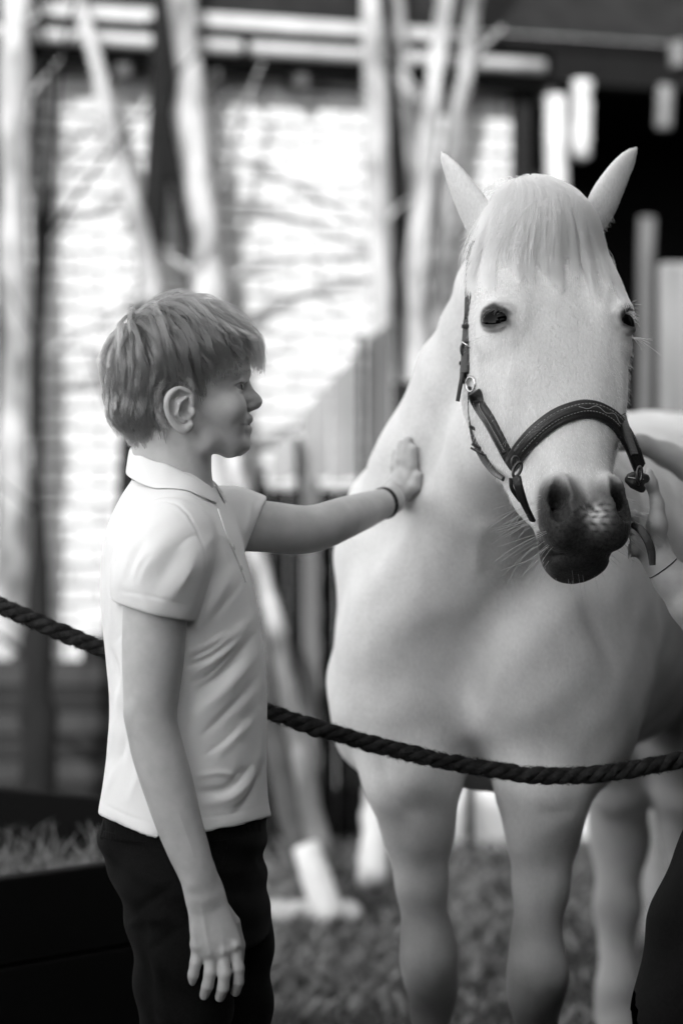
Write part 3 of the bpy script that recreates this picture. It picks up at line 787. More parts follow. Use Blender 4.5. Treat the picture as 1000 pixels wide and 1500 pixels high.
def head_field():
    lo = np.array((.10, 3.02, 1.06)); hi = np.array((.62, 3.86, 1.80))
    f = Field(lo, hi, .0034)
    t = [-.06, 0.0, .06, .12, .19, .26, .33, .40, .45, .49, .52, .545]
    front = [-.045, -.012, .002, .006, .004, -.003, -.009, -.014, -.017, -.026, -.042, -.070]
    depth = [.07, .12, .155, .18, .20, .20, .18, .14, .118, .10, .085, .045]
    hw = [.045, .074, .094, .100, .098, .086, .074, .062, .055, .055, .050, .034]
    c2 = [fr - dp / 2 for fr, dp in zip(front, depth)]
    f.slices(POLL, [hd, hl, hn], t, [0] * 12, c2, hw, [d / 2 for d in depth], 2.5, .012)
    for sg in (-1, 1):
        f.ell(K(.155, sg * .074, -.034), (.046, .026, .024), HA, .04)                       # brow
        f.ell(K(.240, sg * .072, -.115), (.105, .030, .088), HA, .05)                       # cheek
        f.cone(K(.25, sg * .066, -.15), K(.42, sg * .040, -.115), .034, .026, .05)          # jaw bars
        f.cone(K(.228, sg * .086, -.056), K(.35, sg * .062, -.055), .008, .005, .04)        # facial crest
        o_, m_ = EYX(sg); c0 = K(.190, sg * .082, -.034)
        mt = m_ + hd * .26; mt /= np.linalg.norm(mt); dt = np.cross(o_, mt); dt *= np.sign(dt.dot(hd)); dt /= np.linalg.norm(dt); mt = mt - o_ * mt.dot(o_); mt /= np.linalg.norm(mt)
        f.ell(c0 + o_ * .004 - hd * .006, (.034, .030, .012), [hd, mt, o_], .03)             # orbit
        for q in np.linspace(-.01, .05, 120):
            c_ = c0 + o_ * q
            if f.d[tuple(np.round((c_ - f.lo) / f.h).astype(int))] > -.0035: break
        EYES[sg] = (c_, mt, dt, o_)
        f.ell(c_ + o_ * .008, (.0185, .0135, .011), [mt, dt, o_], .006, '-')
        for up, hgt, rad in ((-1, .0162, .0034), (1, .0138, .0026)):
            lid = []
            for t_ in np.linspace(-1, 1, 15):
                z_ = math.sqrt(max(0, 1 - t_ * t_))
                lid.append(c_ + mt * t_ * .0195 + dt * up * hgt * z_ ** 1.1 + o_ * (.0015 + .0045 * z_ - .002 * t_ * t_))
            f.chain(lid, [rad * (.65 + .35 * math.sqrt(max(0, 1 - t_ * t_))) for t_ in np.linspace(-1, 1, 15)], .006)
        if True:
            fold = [c_ + mt * t_ * .022 - dt * (.0235 - .010 * t_ * t_) + o_ * (.004 - .006 * t_ * t_) for t_ in np.linspace(-1, 1, 11)]
            f.chain(fold, [.0026] * 11, .010)
        # nostril: raised outer wing, deep comma-shaped cavity
        f.ell(K(.480, sg * .042, -.032), (.050, .022, .032), HA, .02)
        f.cone(K(.446, sg * .038, -.012), K(.500, sg * .028, -.016), .013, .012, .018)
        f.chain([K(.440, sg * .041, -.002), K(.462, sg * .0455, -.006), K(.490, sg * .042, -.014), K(.510, sg * .034, -.024)], [.0075, .0125, .0135, .008], .007, '-')
        f.chain([K(.464, sg * .0445, -.010), K(.474, sg * .040, -.030), K(.472, sg * .030, -.075)], [.0135, .0145, .013], .006, '-')
        f.cone(K(.508, sg * .05, -.060), K(.462, sg * .056, -.100), .0028, .003, .006, '-')  # mouth corner
    f.ell(K(.498, 0, -.040), (.042, .047, .030), HA, .025)                                   # upper lip
    f.ell(K(.536, 0, -.080), (.017, .041, .036), HA, .010)                                   # lower lip
    f.ell(K(.522, 0, -.115), (.028, .036, .026), HA, .02)                                    # chin
    f.chain([K(.530, -.052, -.085), K(.531, -.03, -.052), K(.532, 0, -.040), K(.531, .03, -.052), K(.530, .052, -.085)], [.0020] * 5, .004, '-')
    f.cone(K(.474, 0, -.014), K(.518, 0, -.032), .004, .004, .014, '-')
    # poll and throat, running into the neck
    f.cone(K(.03, 0, -.06), np.array((.320, 3.76, 1.54)), .07, .082, .04)
    f.cone(K(.14, 0, -.12), np.array((.310, 3.75, 1.46)), .07, .08, .05)
    # ears
    for pts, rad, nn in (([P(716, 350, 3.56), P(700, 318, 3.56), P(681, 283, 3.565), P(661, 248, 3.57), P(645, 222, 3.575)], [.027, .028, .0235, .0145, .003], (.55, .75, .35)),
                         ([P(870, 322, 3.58), P(885, 292, 3.585), P(901, 262, 3.59), P(917, 236, 3.595), P(931, 216, 3.60)], [.024, .027, .0225, .0155, .0035], (-.45, .8, .3))):
        q = spline(np.c_[np.array(pts), rad], 12)
        f.chain(q[:, :3], q[:, 3], .004, n=nn, f=.45)
    for pts, rad in (([P(690, 325, 3.60), P(668, 282, 3.60), P(648, 244, 3.60)], [.016, .014, .005]), ([P(905, 300, 3.61), P(922, 262, 3.615), P(934, 236, 3.62)], [.013, .012, .005])):
        f.chain(pts, rad, .006, '-')
    return f
BV, BQ = body_field().mesh(4)
HV, HQ = head_field().mesh(2)
HN = normals(HV, HQ)
# head detail: veins, wrinkles over the nostrils and lips, uneven muscle
def loc(V): d = V - POLL; return d @ hd, d @ hl, d @ hn
s_, l_, n_ = loc(HV)
def bump_line(V, N, pts, wid, amp, amt):
    pts = np.asarray(pts); dmin = np.full(len(V), 9.0)
    for i in range(len(pts) - 1):
        a, b = pts[i], pts[i + 1]; ba = b - a
        t = np.clip((V - a) @ ba / ba.dot(ba), 0, 1)
        dmin = np.minimum(dmin, np.linalg.norm(V - a - t[:, None] * ba, axis=1))
    return amp * np.exp(-(dmin / wid) ** 2) * amt
off = np.zeros(len(HV))
for sg in (-1, 1):
    off += bump_line(HV, HN, spline([K(.25, sg * .075, -.03), K(.30, sg * .064, -.03), K(.36, sg * .05, -.02), K(.40, sg * .05, -.025)], 10), .004, .0022, 1)
    for q in range(4): off += bump_line(HV, HN, spline([K(.425 - .006 * q, sg * (.02 + .006 * q), -.004), K(.445, sg * (.058 + .003 * q), -.03 - .01 * q)], 5), .003, .0012, 1)
    for q in range(4): off += bump_line(HV, HN, spline([K(.50 - q * .008, sg * .055, -.05 - q * .012), K(.53 - q * .006, sg * .048, -.05 - q * .012)], 4), .0028, .0014, 1)
    for q in range(3): off -= bump_line(HV, HN, spline([K(.155 - .008 * q, sg * .088, -.02), K(.152 - .008 * q, sg * .1, -.045)], 4), .003, .0010, 1)
HV = HV + HN * off[:, None]
lowf = lambda V, sc, ph: np.sin(V[:, 0] * sc + ph) * np.sin(V[:, 1] * sc * .9 + 1.3 * ph) * np.sin(V[:, 2] * sc * 1.1 + .7 * ph)
BN = normals(BV, BQ)
boff = .0045 * lowf(BV, 21, 1.0) + .003 * lowf(BV, 43, 2.2)
for pts, w_, am in (([P(722, 740, 3.75), P(712, 760, 3.75), P(700, 790, 3.75), P(698, 830, 3.78)], .008, .006), ([P(560, 870, 3.8), P(600, 960, 3.8), P(640, 1040, 3.8)], .03, .006),
                    ([P(870, 900, 3.8), P(885, 990, 3.85), P(860, 1080, 3.85)], .02, -.008), ([P(745, 1065, 3.79), P(762, 1058, 3.79)], .006, .005), ([P(690, 930, 3.78), P(720, 990, 3.78), P(700, 1060, 3.78)], .03, .006),
                    ([P(555, 1110, 3.86), P(575, 1160, 3.86), P(600, 1190, 3.86)], .012, -.006), ([P(770, 1170, 3.85), P(800, 1190, 3.83), P(830, 1180, 3.84)], .012, -.005)):
    boff += bump_line(BV, BN, spline(pts, 10), w_, am, 1)
BV = BV + BN * boff[:, None]
horse = empty('horse', (HO[0] + .2, HO[1] + .6, 0), 'white horse with a short forelock and dark leather halter, facing the camera', 'horse')
V, Q = join((HV, HQ), (BV, BQ))
me = mesh_np('body', V, Q)
# pigment: dark skin at muzzle, eyes and lips; flank dapples, and shade painted in grey on flank and lower legs
s_, l_, n_ = loc(V)
isH = np.arange(len(V)) < len(HV)
nz = lambda sc, ph: .5 + .25 * (np.sin(V[:, 0] * sc + ph + 2 * np.sin(V[:, 2] * sc * .7)) + np.sin(V[:, 2] * sc * 1.3 + ph * 2 + 2 * np.sin(V[:, 1] * sc * .6)))
ss = lambda a, b, x: (lambda t: t * t * (3 - 2 * t))(np.clip((x - a) / (b - a), 0, 1))
mz = ss(.430, .478, s_ - .006 + .028 * (nz(90, 0) - .5) + .02 * (nz(260, 1) - .5) + .25 * np.minimum(0, n_ + .02) * (s_ < .54)) * (n_ > -.16)
mz = np.maximum(mz, ss(.522, .535, s_))
for sg in (-1, 1):
    mz = np.maximum(mz, np.exp(-((np.linalg.norm(V - K(.478, sg * .041, -.028), axis=1) / .050) ** 6)))
    e_c, e_m, e_d, e_o = EYES[sg]; q_ = V - e_c; em, ed = q_ @ e_m, q_ @ e_d
    rr_ = np.sqrt((em / .0245) ** 2 + ((ed + .0015) / .0195) ** 2) + .12 * (nz(300, 2) - .5)
    near_ = np.linalg.norm(q_, axis=1) < .05
    mz = np.maximum(mz, near_ * .97 * (1 - ss(.82, 1.18, rr_)))
    mz = np.maximum(mz, near_ * .55 * np.exp(-(((em - .008) / .014) ** 2 + ((ed + .019) / .0045) ** 2)))
    mz = np.maximum(mz, near_ * .45 * np.exp(-(((em - .024) / .010) ** 2 + ((ed - .008) / .009) ** 2)))
    mz = np.maximum(mz, .35 * np.exp(-((np.linalg.norm((V - K(.198, sg * .082, -.012)), axis=1) / .02) ** 2)))
pink = np.exp(-((np.linalg.norm(V - K(.493, .004, -.012), axis=1) / .017) ** 2)) * (.4 + 1.2 * (nz(420, 3) - .3))
mz = np.clip(mz - np.clip(pink, 0, .8), 0, 1) * isH
paint(me, 'pigment', mz)
dapple_shade = np.clip((.78 - V[:, 2]) / .3, 0, 1) * (.60 + .45 * nz(30, 2)) * np.clip(1.25 - (V - HO) @ eb, .62, 1) + .85 * np.clip((V - HO) @ eb * 2.2 - .5, 0, 1) * np.clip(.4 + 1.2 * (nz(38, 1) - .3), 0, 1) * np.clip((1.34 - V[:, 2]) / .2, 0, 1) * np.clip((V[:, 2] - .58) / .2, 0, 1)  # leg and flank shade painted into the coat colour, mixed with dapples
paint(me, 'grey', np.where(isH, .0, dapple_shade))
hm = bpy.data.materials.new('horse_coat'); hm.use_nodes = True
t = hm.node_tree; b = t.nodes['Principled BSDF']
b.inputs['Roughness'].default_value = .7; b.inputs['Specular IOR Level'].default_value = .25
b.inputs['Sheen Weight'].default_value = .12; b.inputs['Sheen Roughness'].default_value = .35
b.inputs['Subsurface Weight'].default_value = .0
tc = t.nodes.new('ShaderNodeTexCoord'); mp = t.nodes.new('ShaderNodeMapping'); t.links.new(tc.outputs['Object'], mp.inputs[0]); mp.inputs['Scale'].default_value = (1, 1, .35)
def node(kind, **kw):
    n = t.nodes.new(kind)
    for k_, v_ in kw.items(): n.inputs[k_].default_value = v_
    return n
fur = node('ShaderNodeTexNoise', Scale=420, Detail=3); t.links.new(mp.outputs[0], fur.inputs['Vector'])
big = node('ShaderNodeTexNoise', Scale=16, Detail=4); t.links.new(tc.outputs['Object'], big.inputs['Vector'])
r1 = node('ShaderNodeMapRange', **{'From Min': .3, 'From Max': .7, 'To Min': .60, 'To Max': .70}); t.links.new(big.outputs[0], r1.inputs[0])
r2 = node('ShaderNodeMapRange', **{'From Min': .3, 'From Max': .7, 'To Min': .90, 'To Max': 1.06}); t.links.new(fur.outputs[0], r2.inputs[0])
mu = t.nodes.new('ShaderNodeMath'); mu.operation = 'MULTIPLY'; t.links.new(r1.outputs[0], mu.inputs[0]); t.links.new(r2.outputs[0], mu.inputs[1])
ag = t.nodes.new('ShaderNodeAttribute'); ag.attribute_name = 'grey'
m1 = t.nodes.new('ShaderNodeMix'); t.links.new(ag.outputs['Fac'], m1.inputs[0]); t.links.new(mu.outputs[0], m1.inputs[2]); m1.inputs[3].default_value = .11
ap = t.nodes.new('ShaderNodeAttribute'); ap.attribute_name = 'pigment'
pn = node('ShaderNodeTexNoise', Scale=230, Detail=4); t.links.new(tc.outputs['Object'], pn.inputs['Vector'])
rp_ = node('ShaderNodeMapRange', **{'From Min': .3, 'From Max': .7, 'To Min': .006, 'To Max': .032}); t.links.new(pn.outputs[0], rp_.inputs[0])
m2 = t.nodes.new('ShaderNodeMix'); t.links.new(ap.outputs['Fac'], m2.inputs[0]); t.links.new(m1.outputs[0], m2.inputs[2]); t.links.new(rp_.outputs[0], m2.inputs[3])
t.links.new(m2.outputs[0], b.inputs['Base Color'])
bp = t.nodes.new('ShaderNodeBump'); bp.inputs['Strength'].default_value = .45; bp.inputs['Distance'].default_value = .0025
md = node('ShaderNodeTexNoise', Scale=55, Detail=5); t.links.new(mp.outputs[0], md.inputs['Vector'])
ad = t.nodes.new('ShaderNodeMath'); ad.operation = 'MULTIPLY_ADD'; t.links.new(md.outputs[0], ad.inputs[0]); ad.inputs[1].default_value = .9; t.links.new(fur.outputs[0], ad.inputs[2])
t.links.new(ad.outputs[0], bp.inputs['Height']); t.links.new(bp.outputs[0], b.inputs['Normal'])
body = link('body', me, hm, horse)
# eyes
M['eye'] = mat('horse_eye', .0012, .06, spec=.08)
for sg in (-1, 1):
    e_c, e_m, e_d, e_o = EYES[sg]; Fd = Field(e_c - .032, e_c + .032, .0016); Fd.ell(e_c + e_o * .0012, (.0204, .0168, .0104), [e_m, e_d, e_o])
    v, q = Fd.mesh(2); link('eye', mesh_np('eye', v, q), M['eye'], horse)
# hair
def hairmat(name, g, rough=.35):
    m = bpy.data.materials.new(name); m.use_nodes = True; t = m.node_tree
    t.nodes.remove(t.nodes['Principled BSDF'])
    hb = t.nodes.new('ShaderNodeBsdfHairPrincipled'); hb.parametrization = 'COLOR'
    hb.inputs['Color'].default_value = (g, g, g, 1); hb.inputs['Roughness'].default_value = rough; hb.inputs['Radial Roughness'].default_value = .5
    pass
    hb.inputs['Random Roughness'].default_value = .2
    t.links.new(hb.outputs[0], t.nodes['Material Output'].inputs[0]); return m
M['mane'] = hairmat('white_mane', .955, .45); M['whisker'] = hairmat('whisker', .45)
htree = bvh(HV, HQ)
def surf(p):
    q = htree.find_nearest(Vector(p)); return np.array(q[0]), np.array(q[1])
n, k = 9000, 14
Pt = np.zeros((n, k, 3)); Ra = np.zeros((n, k))
locks = rng.uniform(-1, 1, 46); lockw = rng.normal(0, .010, 46); lockl = rng.normal(0, .014, 46)
tmp = []
for i in range(n):
    a0 = rng.uniform(-1, 1); li = int(np.argmin(abs(locks - a0)))
    a0 += (locks[li] - a0) * .35
    l0 = a0 * .056 + .003 + rng.normal(0, .003); s0 = rng.uniform(-.055, .020) + .012 * a0 * a0
    l1 = a0 * .120 + .006 + lockw[li] * .5 + rng.normal(0, .003)
    L1 = .121 - .016 * a0 ** 2 + lockl[li] + rng.normal(0, .009)
    if a0 > .7: L1 += .024
    if rng.random() < .12: L1 -= rng.uniform(.01, .06)
    lift = rng.uniform(.003, .018) * (1.1 - .4 * abs(a0))
    wv = rng.normal(0, .003); ph = rng.uniform(0, 6)
    for j in range(k):
        x = j / (k - 1)
        s1 = s0 + (L1 - s0) * x; lj = l0 + (l1 - l0) * (1 - (1 - x) ** 1.7) + wv * math.sin(ph + 4 * x) * x
        s1b = s1 + .010 * (abs(lj) / .1) ** 2
        h_ = htree.ray_cast(Vector(K(s1b, lj, .12)), Vector(-hn))
        if h_[0] is not None and h_[3] < .24: c, nn_ = np.array(h_[0]), np.array(h_[1])
        else: c, nn_ = K(s1b, lj, -.025 - 1.3 * (abs(lj) - .08)), hl * np.sign(lj) * .6 + hn * .6
        up = lift * (1 - .75 * x ** 1.5) * (.55 + .45 * math.sin(min(1, x * 2.2) * 1.57)) + .003 * math.exp(-((s1 - .0) / .04) ** 2) + .0012
        Pt[i, j] = c + (nn_ * .6 + hn * .4) * up
    Ra[i] = .00028 * np.linspace(1, .3, k) ** .7
Pt[:, 1:-1] = (Pt[:, :-2] + 2 * Pt[:, 1:-1] + Pt[:, 2:]) / 4
Pt[:, 1:-1] = (Pt[:, :-2] + 2 * Pt[:, 1:-1] + Pt[:, 2:]) / 4
strands('forelock', Pt, Ra, M['mane'], horse)
# mane lying on the far side, seen along the crest
crest = spline(np.array([K(-.05, -.01, -.06), np.array((.30, 3.76, 1.66)), np.array((.315, 3.9, 1.61)), np.array((.33, 4.02, 1.53)), np.array((.355, 4.14, 1.47))]), 60)
n, k = 3500, 10; ii = rng.integers(0, 59, n); sgn = np.where(rng.random(n) < .25, -1, 1)
root = crest[ii] + rng.normal(0, .008, (n, 3)); Ln = rng.uniform(.10, .22, n) * np.where(sgn < 0, .38, 1)
x = np.linspace(0, 1, k)[None, :, None]
side_ = (sgn * rng.uniform(.02, .09, n))[:, None, None] * hl[None, None]
Pt = root[:, None] + side_ * np.sqrt(x) - ez * (Ln[:, None, None] * x ** 1.3) + ez * .02 * np.sin(x * 3.14) + rng.normal(0, .004, (n, k, 3)) * x
strands('mane', Pt, np.linspace(.0003, .0001, k)[None], M['mane'], horse)
# tail behind the hind legs
n, k = 2500, 14; x = np.linspace(0, 1, k)[None, :, None]
tr = H(0.0, 1.5, 1.16)
Pt = tr + rng.normal(0, .02, (n, 1, 3)) + eb * (.10 * np.sqrt(x)) + (rng.normal(0, .045, (n, 1, 1)) * x ** .5) * ea + (rng.normal(0, .02, (n, 1, 1)) * x) * eb - ez * (rng.uniform(.6, .95, (n, 1, 1)) * x ** 1.2) + rng.normal(0, .002, (n, k, 3))
strands('tail', Pt, np.linspace(.0008, .0003, k)[None], M['mane'], horse)
# whiskers, lashes, ear fringe
W_, WR_ = [], []
def hair1(p, d, L, r0=.00022, bend=.3):
    d = d / np.linalg.norm(d); x = np.linspace(0, 1, 9)[:, None]
    sd = np.cross(d, rng.normal(0, 1, 3)); W_.append(p + d * L * x + (-ez * .5 + sd * .4) * L * bend * x ** 2); WR_.append(np.linspace(r0, r0 * .3, 9))
for i in range(80):
    sg = -1 if i % 2 else 1
    p, nn_ = surf(K(rng.uniform(.44, .525), sg * rng.uniform(.045, .075), rng.uniform(-.10, -.03)))
    hair1(p, nn_ + hl * sg * .8 + hd * rng.uniform(.2, 1.0) - hn * rng.uniform(-.1, .7), rng.uniform(.015, .075))
for i in range(26):
    p, nn_ = surf(K(rng.uniform(.51, .545), rng.uniform(-.045, .045), rng.uniform(-.14, -.07)))
    hair1(p, nn_ + hd * .8, rng.uniform(.008, .04))
for sg in (-1, 1):
    e_c, e_m, e_d, e_o = EYES[sg]
    for i in range(70):
        x = rng.uniform(-1, .7); z_ = math.sqrt(1 - x * x); hair1(e_c + e_m * x * .019 - e_d * (.0125 * z_ + .001) + e_o * (.008 * z_), e_o * .9 - e_d * .25 - e_m * .5 + e_d * rng.uniform(.0, .9), rng.uniform(.006, .014), .00016, .6)
    for i in range(7): hair1(e_c + e_d * .022 + e_m * rng.uniform(-.015, .01), hl * sg + hd * rng.uniform(.1, .6) + hn * rng.uniform(-.3, .5), rng.uniform(.02, .05))
    for i in range(5): hair1(e_c - e_d * .024 + e_m * rng.uniform(-.015, .01), hl * sg - hd * rng.uniform(.0, .4) + hn * .3, rng.uniform(.015, .035))
strands('whiskers', np.array(W_), np.array(WR_), M['whisker'], horse)
# short coat that softens the outline of the head
n = 16000; fi = rng.integers(0, len(HQ), n); c = HV[HQ[fi]].mean(1); nn_ = HN[HQ[fi, 0]]
sc_, lc_, nc_ = loc(c)
kp = (sc_ < .43) & (sc_ > .0) & (c[:, 1] < 3.7) & (np.abs((c - EYE(1)) @ np.array([hd, hl, hn]).T).max(1) > .03) & (np.abs((c - EYE(-1)) @ np.array([hd, hl, hn]).T).max(1) > .03)
c, nn_ = c[kp], nn_[kp]
dd = nn_ * .5 + hd * .8 + rng.normal(0, .25, c.shape); L = rng.uniform(.003, .008, (len(c), 1))
strands('coat_hair', np.stack([c, c + dd * L * .6, c + dd * L + hd * L * .2], 1), np.array([.00014, .00011, .00005])[None], M['mane'], horse)
# ================================================================== THE BOY
BY = 3.37
MP = BY / F
psi = math.radians(7)
hu = np.array((math.cos(psi), math.sin(psi), 0)); hv = np.array((-math.sin(psi), math.cos(psi), 0))
HC = P(262, 560, BY)
def D(px, py, v=0.0):
    """a point of the head, in photograph pixels measured on the profile, v sideways"""
    return HC + hu * (px - 262) * MP - ez * (py - 560) * MP + hv * v * MP
HX = [hu, hv, ez]
px_ = lambda *a: [q * MP for q in a]
def boy_head():
    f = Field(D(262, 560) - np.array((.135, .105, .20)), D(262, 560) + np.array((.135, .105, .128)), .00125)
    f.ell(D(253, 531), px_(91, 73, 86), HX, .004)
    f.ell(D(300, 528), px_(63, 62, 62), HX, .02)
    f.ell(D(232, 587), px_(63, 58, 62), HX, .03)
    py = [505, 535, 552, 566, 585, 603, 622, 640, 655, 665]
    fr = [359, 363, 360, 354, 357, 361, 359, 360, 361, 352]
    bk = [240, 235, 233, 233, 238, 246, 262, 285, 312, 330]
    hw = [60, 61, 61, 61, 61, 58, 51, 41, 28, 15]
    f.slices(HC, [-ez, hu, hv], [(y - 560) * MP for y in py], [((a + b) / 2 - 262) * MP for a, b in zip(fr, bk)], [0] * 10, [(a - b) / 2 * MP for a, b in zip(fr, bk)], [q * MP for q in hw], 2.35, .012)
    for s in (-1, 1):
        f.chain([D(276, 618, s * 55), D(300, 645, s * 40), D(335, 657, s * 16)], px_(14, 13, 12), .014)       # jaw
        f.ell(D(335, 597, s * 37), px_(22, 20, 21), HX, .014)                                                  # smiling cheek
        f.ell(D(364, 567, s * 31), px_(10.5, 15, 9), HX, .010, '-')                                             # eye hollow
        f.ell(D(341, 567, s * 31), px_(13.4, 15, 12.6), HX, .003)                                                # lids over the ball
        f.chain([D(338, 565, s * 48), D(349, 559.5, s * 44), D(357, 560.5, s * 22)], px_(1.4, 1.8, 1.6), .004)                             # upper lid
        f.cone(D(347, 574, s * 42), D(354, 574, s * 21), 1.8 * MP, 1.6 * MP, .003)
        f.chain([D(340, 567.0, s * 50), D(349, 566.5, s * 45), D(357, 567, s * 26)], px_(2.4, 4.8, 4.0), .002, '-')                    # lid opening
        f.cone(D(344, 549, s * 46), D(360, 548, s * 12), 5 * MP, 5 * MP, .012)                               # brow
        f.ell(D(367, 594, s * 9.0), px_(7.5, 5.0, 5.6), HX, .005)                                                # nose wing
        f.cone(D(370, 602, s * 5), D(376, 596, s * 5), 2.6 * MP, 2.4 * MP, .003, '-')                          # nostril
        f.ell(D(345, 621, s * 27), px_(8, 8, 8), HX, .012)
    f.chain([D(356, 553), D(362.5, 570), D(373, 583), D(377, 588)], px_(6, 5.4, 5.8, 5.8), .010)               # nose
    f.ell(D(377.3, 588), px_(6.4, 6.6, 6.2), HX, .005)
    f.ell(D(362, 584), px_(11, 18, 9), HX, .008)
    f.cone(D(364, 600), D(376, 595), 4 * MP, 3.5 * MP, .005)
    f.chain([D(346, 618, -24), D(357, 615, -13), D(364, 613, -5), D(364.5, 614, 0), D(364, 613, 5), D(357, 615, 13), D(346, 618, 24)], px_(3, 4, 4.8, 4.4, 4.8, 4, 3), .006)
    f.chain([D(347, 622, -22), D(356, 627, -12), D(362.3, 628.5, 0), D(356, 627, 12), D(347, 622, 22)], px_(3, 4.0, 4.7, 4.0, 3), .007)
    f.ell(D(357, 640), px_(8, 8, 12), HX, .01)
    f.chain([D(349, 619.5, -21), D(357, 621.5, -12), D(364, 622, 0), D(357, 621.5, 12), D(349, 619.5, 21)], px_(1.2, 1.9, 1.7, 1.9, 1.2), .002, '-')
    f.ell(D(352, 653), px_(13, 15, 11), HX, .012)                                                              # chin
    # neck
    f.slices(HC, [-ez, hu, hv], [(y - 560) * MP for y in (600, 640, 670, 700, 730, 760)], [q * MP for q in (-26, -14, -8, -8, -10, -12)], [0] * 6, [q * MP for q in (56, 56, 55, 56, 58, 60)], [q * MP for q in (54, 52, 52, 55, 62, 74)], 2.0, .02)
    f.cone(D(215, 640, -14), D(208, 690, -20), 12 * MP, 16 * MP, .02); f.cone(D(268, 640, -44), D(296, 715, -14), 7 * MP, 8 * MP, .02)
    # ears
    for s in (-1, 1):
        E = lambda x, y, o=0: D(x, y, s * (71 + 13 * (282 - x) / 44 + o))
        ax = np.array([hu, hv * s, ez]); an = math.radians(17)
        eu = hu * math.cos(an) - hv * s * math.sin(an) * 1; en = hv * s * math.cos(an) + hu * math.sin(an)
        f.ell(E(260, 601, -3), px_(21, 5, 29), [eu, en, ez], .005)
        q = spline(np.c_[np.array([E(277, 598, 1), E(277, 586, 3), E(270, 577, 4), E(258, 573, 4), E(246, 579, 4), E(240, 592, 4), E(243, 610, 3), E(254, 625, 1), E(266, 631, 0), E(275, 624, 0)]), px_(3.2, 3.4, 3.6, 3.8, 4, 4, 3.6, 4.2, 5.5, 5)], 34); f.chain(q[:, :3], q[:, 3], .003)
        f.chain([E(271, 582, 5), E(257, 578, 5), E(249, 590, 5), E(250, 606, 5)], px_(3.4, 3.6, 3.2, 2.4), .003, '-')
        f.chain([E(268, 585, 4), E(258, 594, 5), E(256, 608, 4), E(266, 618, 3)], px_(2.8, 3.4, 3.2, 3), .003)
        f.chain([E(267, 596, 6), E(265, 606, 4), E(270, 610, 3)], px_(6, 7.5, 5), .003, '-')
        f.ell(E(278, 606, 3), px_(4.5, 5, 6.5), HX, .004)
    return f
def finger(f, pts, Y, rad, k=.0028):
    q = [P(x, y, Y + d) for x, y, d in pts]
    f.chain(q, [a * Y / F for a in rad], k)
    return q
def boy_arm():
    Y = 3.215; m = Y / F
    lo = P(160, 1490, Y) - np.array((0, .06, 0)); hi = P(372, 790, Y) + np.array((0, .07, 0))
    f = Field(lo, hi, .0021)
    pts = [(243, 770), (231, 860), (227, 905), (224, 970), (221, 1030), (222, 1060), (231, 1100), (246, 1150), (262, 1205), (278, 1250), (291, 1285)]
    rad = [42, 45, 45.5, 43.5, 38, 36, 37, 36, 32.5, 29, 24]
    q = spline(np.array([tuple(P(x, y, Y)) + (a * m,) for (x, y), a in zip(pts, rad)]), 46); f.chain(q[:, :3], q[:, 3], .004)
    f.cone(P(206, 1046, Y - .012), P(210, 1056, Y - .012), 15 * m, 14 * m, .02)
    # wrist and back of the hand
    nY = np.array((-.18, 1, 0))
    f.cone(P(292, 1283, Y), P(299, 1310, Y), 23 * m, 26 * m, .012, n=nY, f=.72)
    f.cone(P(300, 1308, Y), P(315, 1374, Y + .004), 27 * m, 37 * m, .012, n=nY, f=.40)
    f.ell(P(283, 1292, Y - .012), np.array((7, 7, 9)) * m, None, .008)
    k_ = [(289, 1388, .002), (307, 1397, .000), (327, 1397, .000), (345, 1388, .004)]
    for x, y, d in k_: f.ell(P(x, y - 3, Y + d), 8.6 * m, None, .008)
    finger(f, [(291, 1376, .006), (287, 1410, .001), (283, 1428, .003), (279, 1443, .010)], Y, [9.5, 8.8, 8.2, 7.2])
    finger(f, [(309, 1382, .006), (308, 1424, -.001), (304, 1444, .002), (299, 1458, .011)], Y, [10, 9.4, 8.8, 7.6])
    finger(f, [(326, 1382, .006), (329, 1426, -.001), (327, 1447, .002), (322, 1461, .011)], Y, [10, 9.5, 8.8, 7.6])
    finger(f, [(343, 1376, .009), (349, 1418, .006), (349, 1438, .010), (345, 1453, .018)], Y, [9.6, 9, 8.4, 7.4])
    finger(f, [(318, 1322, .014), (340, 1352, .026), (350, 1384, .036), (350, 1406, .040)], Y, [13, 12, 9.5, 8])
    V, Q = f.mesh(2); N = normals(V, Q)
    off = np.zeros(len(V))
    L = lambda pts, w_, a: bump_line(V, N, [P(x, y, Y + d) for x, y, d in pts], w_, a, 1)
    for i, (x, y, d) in enumerate(k_):
        off += L([(x, y, d - .008), (x - 14 + 3 * i + (8 if i > 1 else 0), 1330, -.012)], .0028, .0010)        # tendons
        off += L([(x, y - 2, d - .009), (x, y + 1, d - .009)], .006, .0006)                                   # knuckles
    off += L([(312, 1325, -.012), (300, 1350, -.013), (305, 1372, -.013)], .002, .0007)                      # vein
    off += L([(262, 1190, -.03), (280, 1240, -.027), (296, 1310, -.014)], .0022, .0006)
    off -= L([(205, 1042, -.035), (219, 1050, -.04)], .010, .0016); off -= L([(236, 1020, -.04), (257, 1040, -.03)], .006, .0008)
    for fx in ((289, 1410), (308, 1424), (328, 1426), (349, 1418)):
        for q in (-2, 0, 2): off -= L([(fx[0] - 6, fx[1] + 3 + q * 1.2, -.010), (fx[0] + 6, fx[1] + 3 + q * 1.2, -.010)], .0007, .0005)
    return V + N * off[:, None], Q
btree = bvh(BV, BQ)
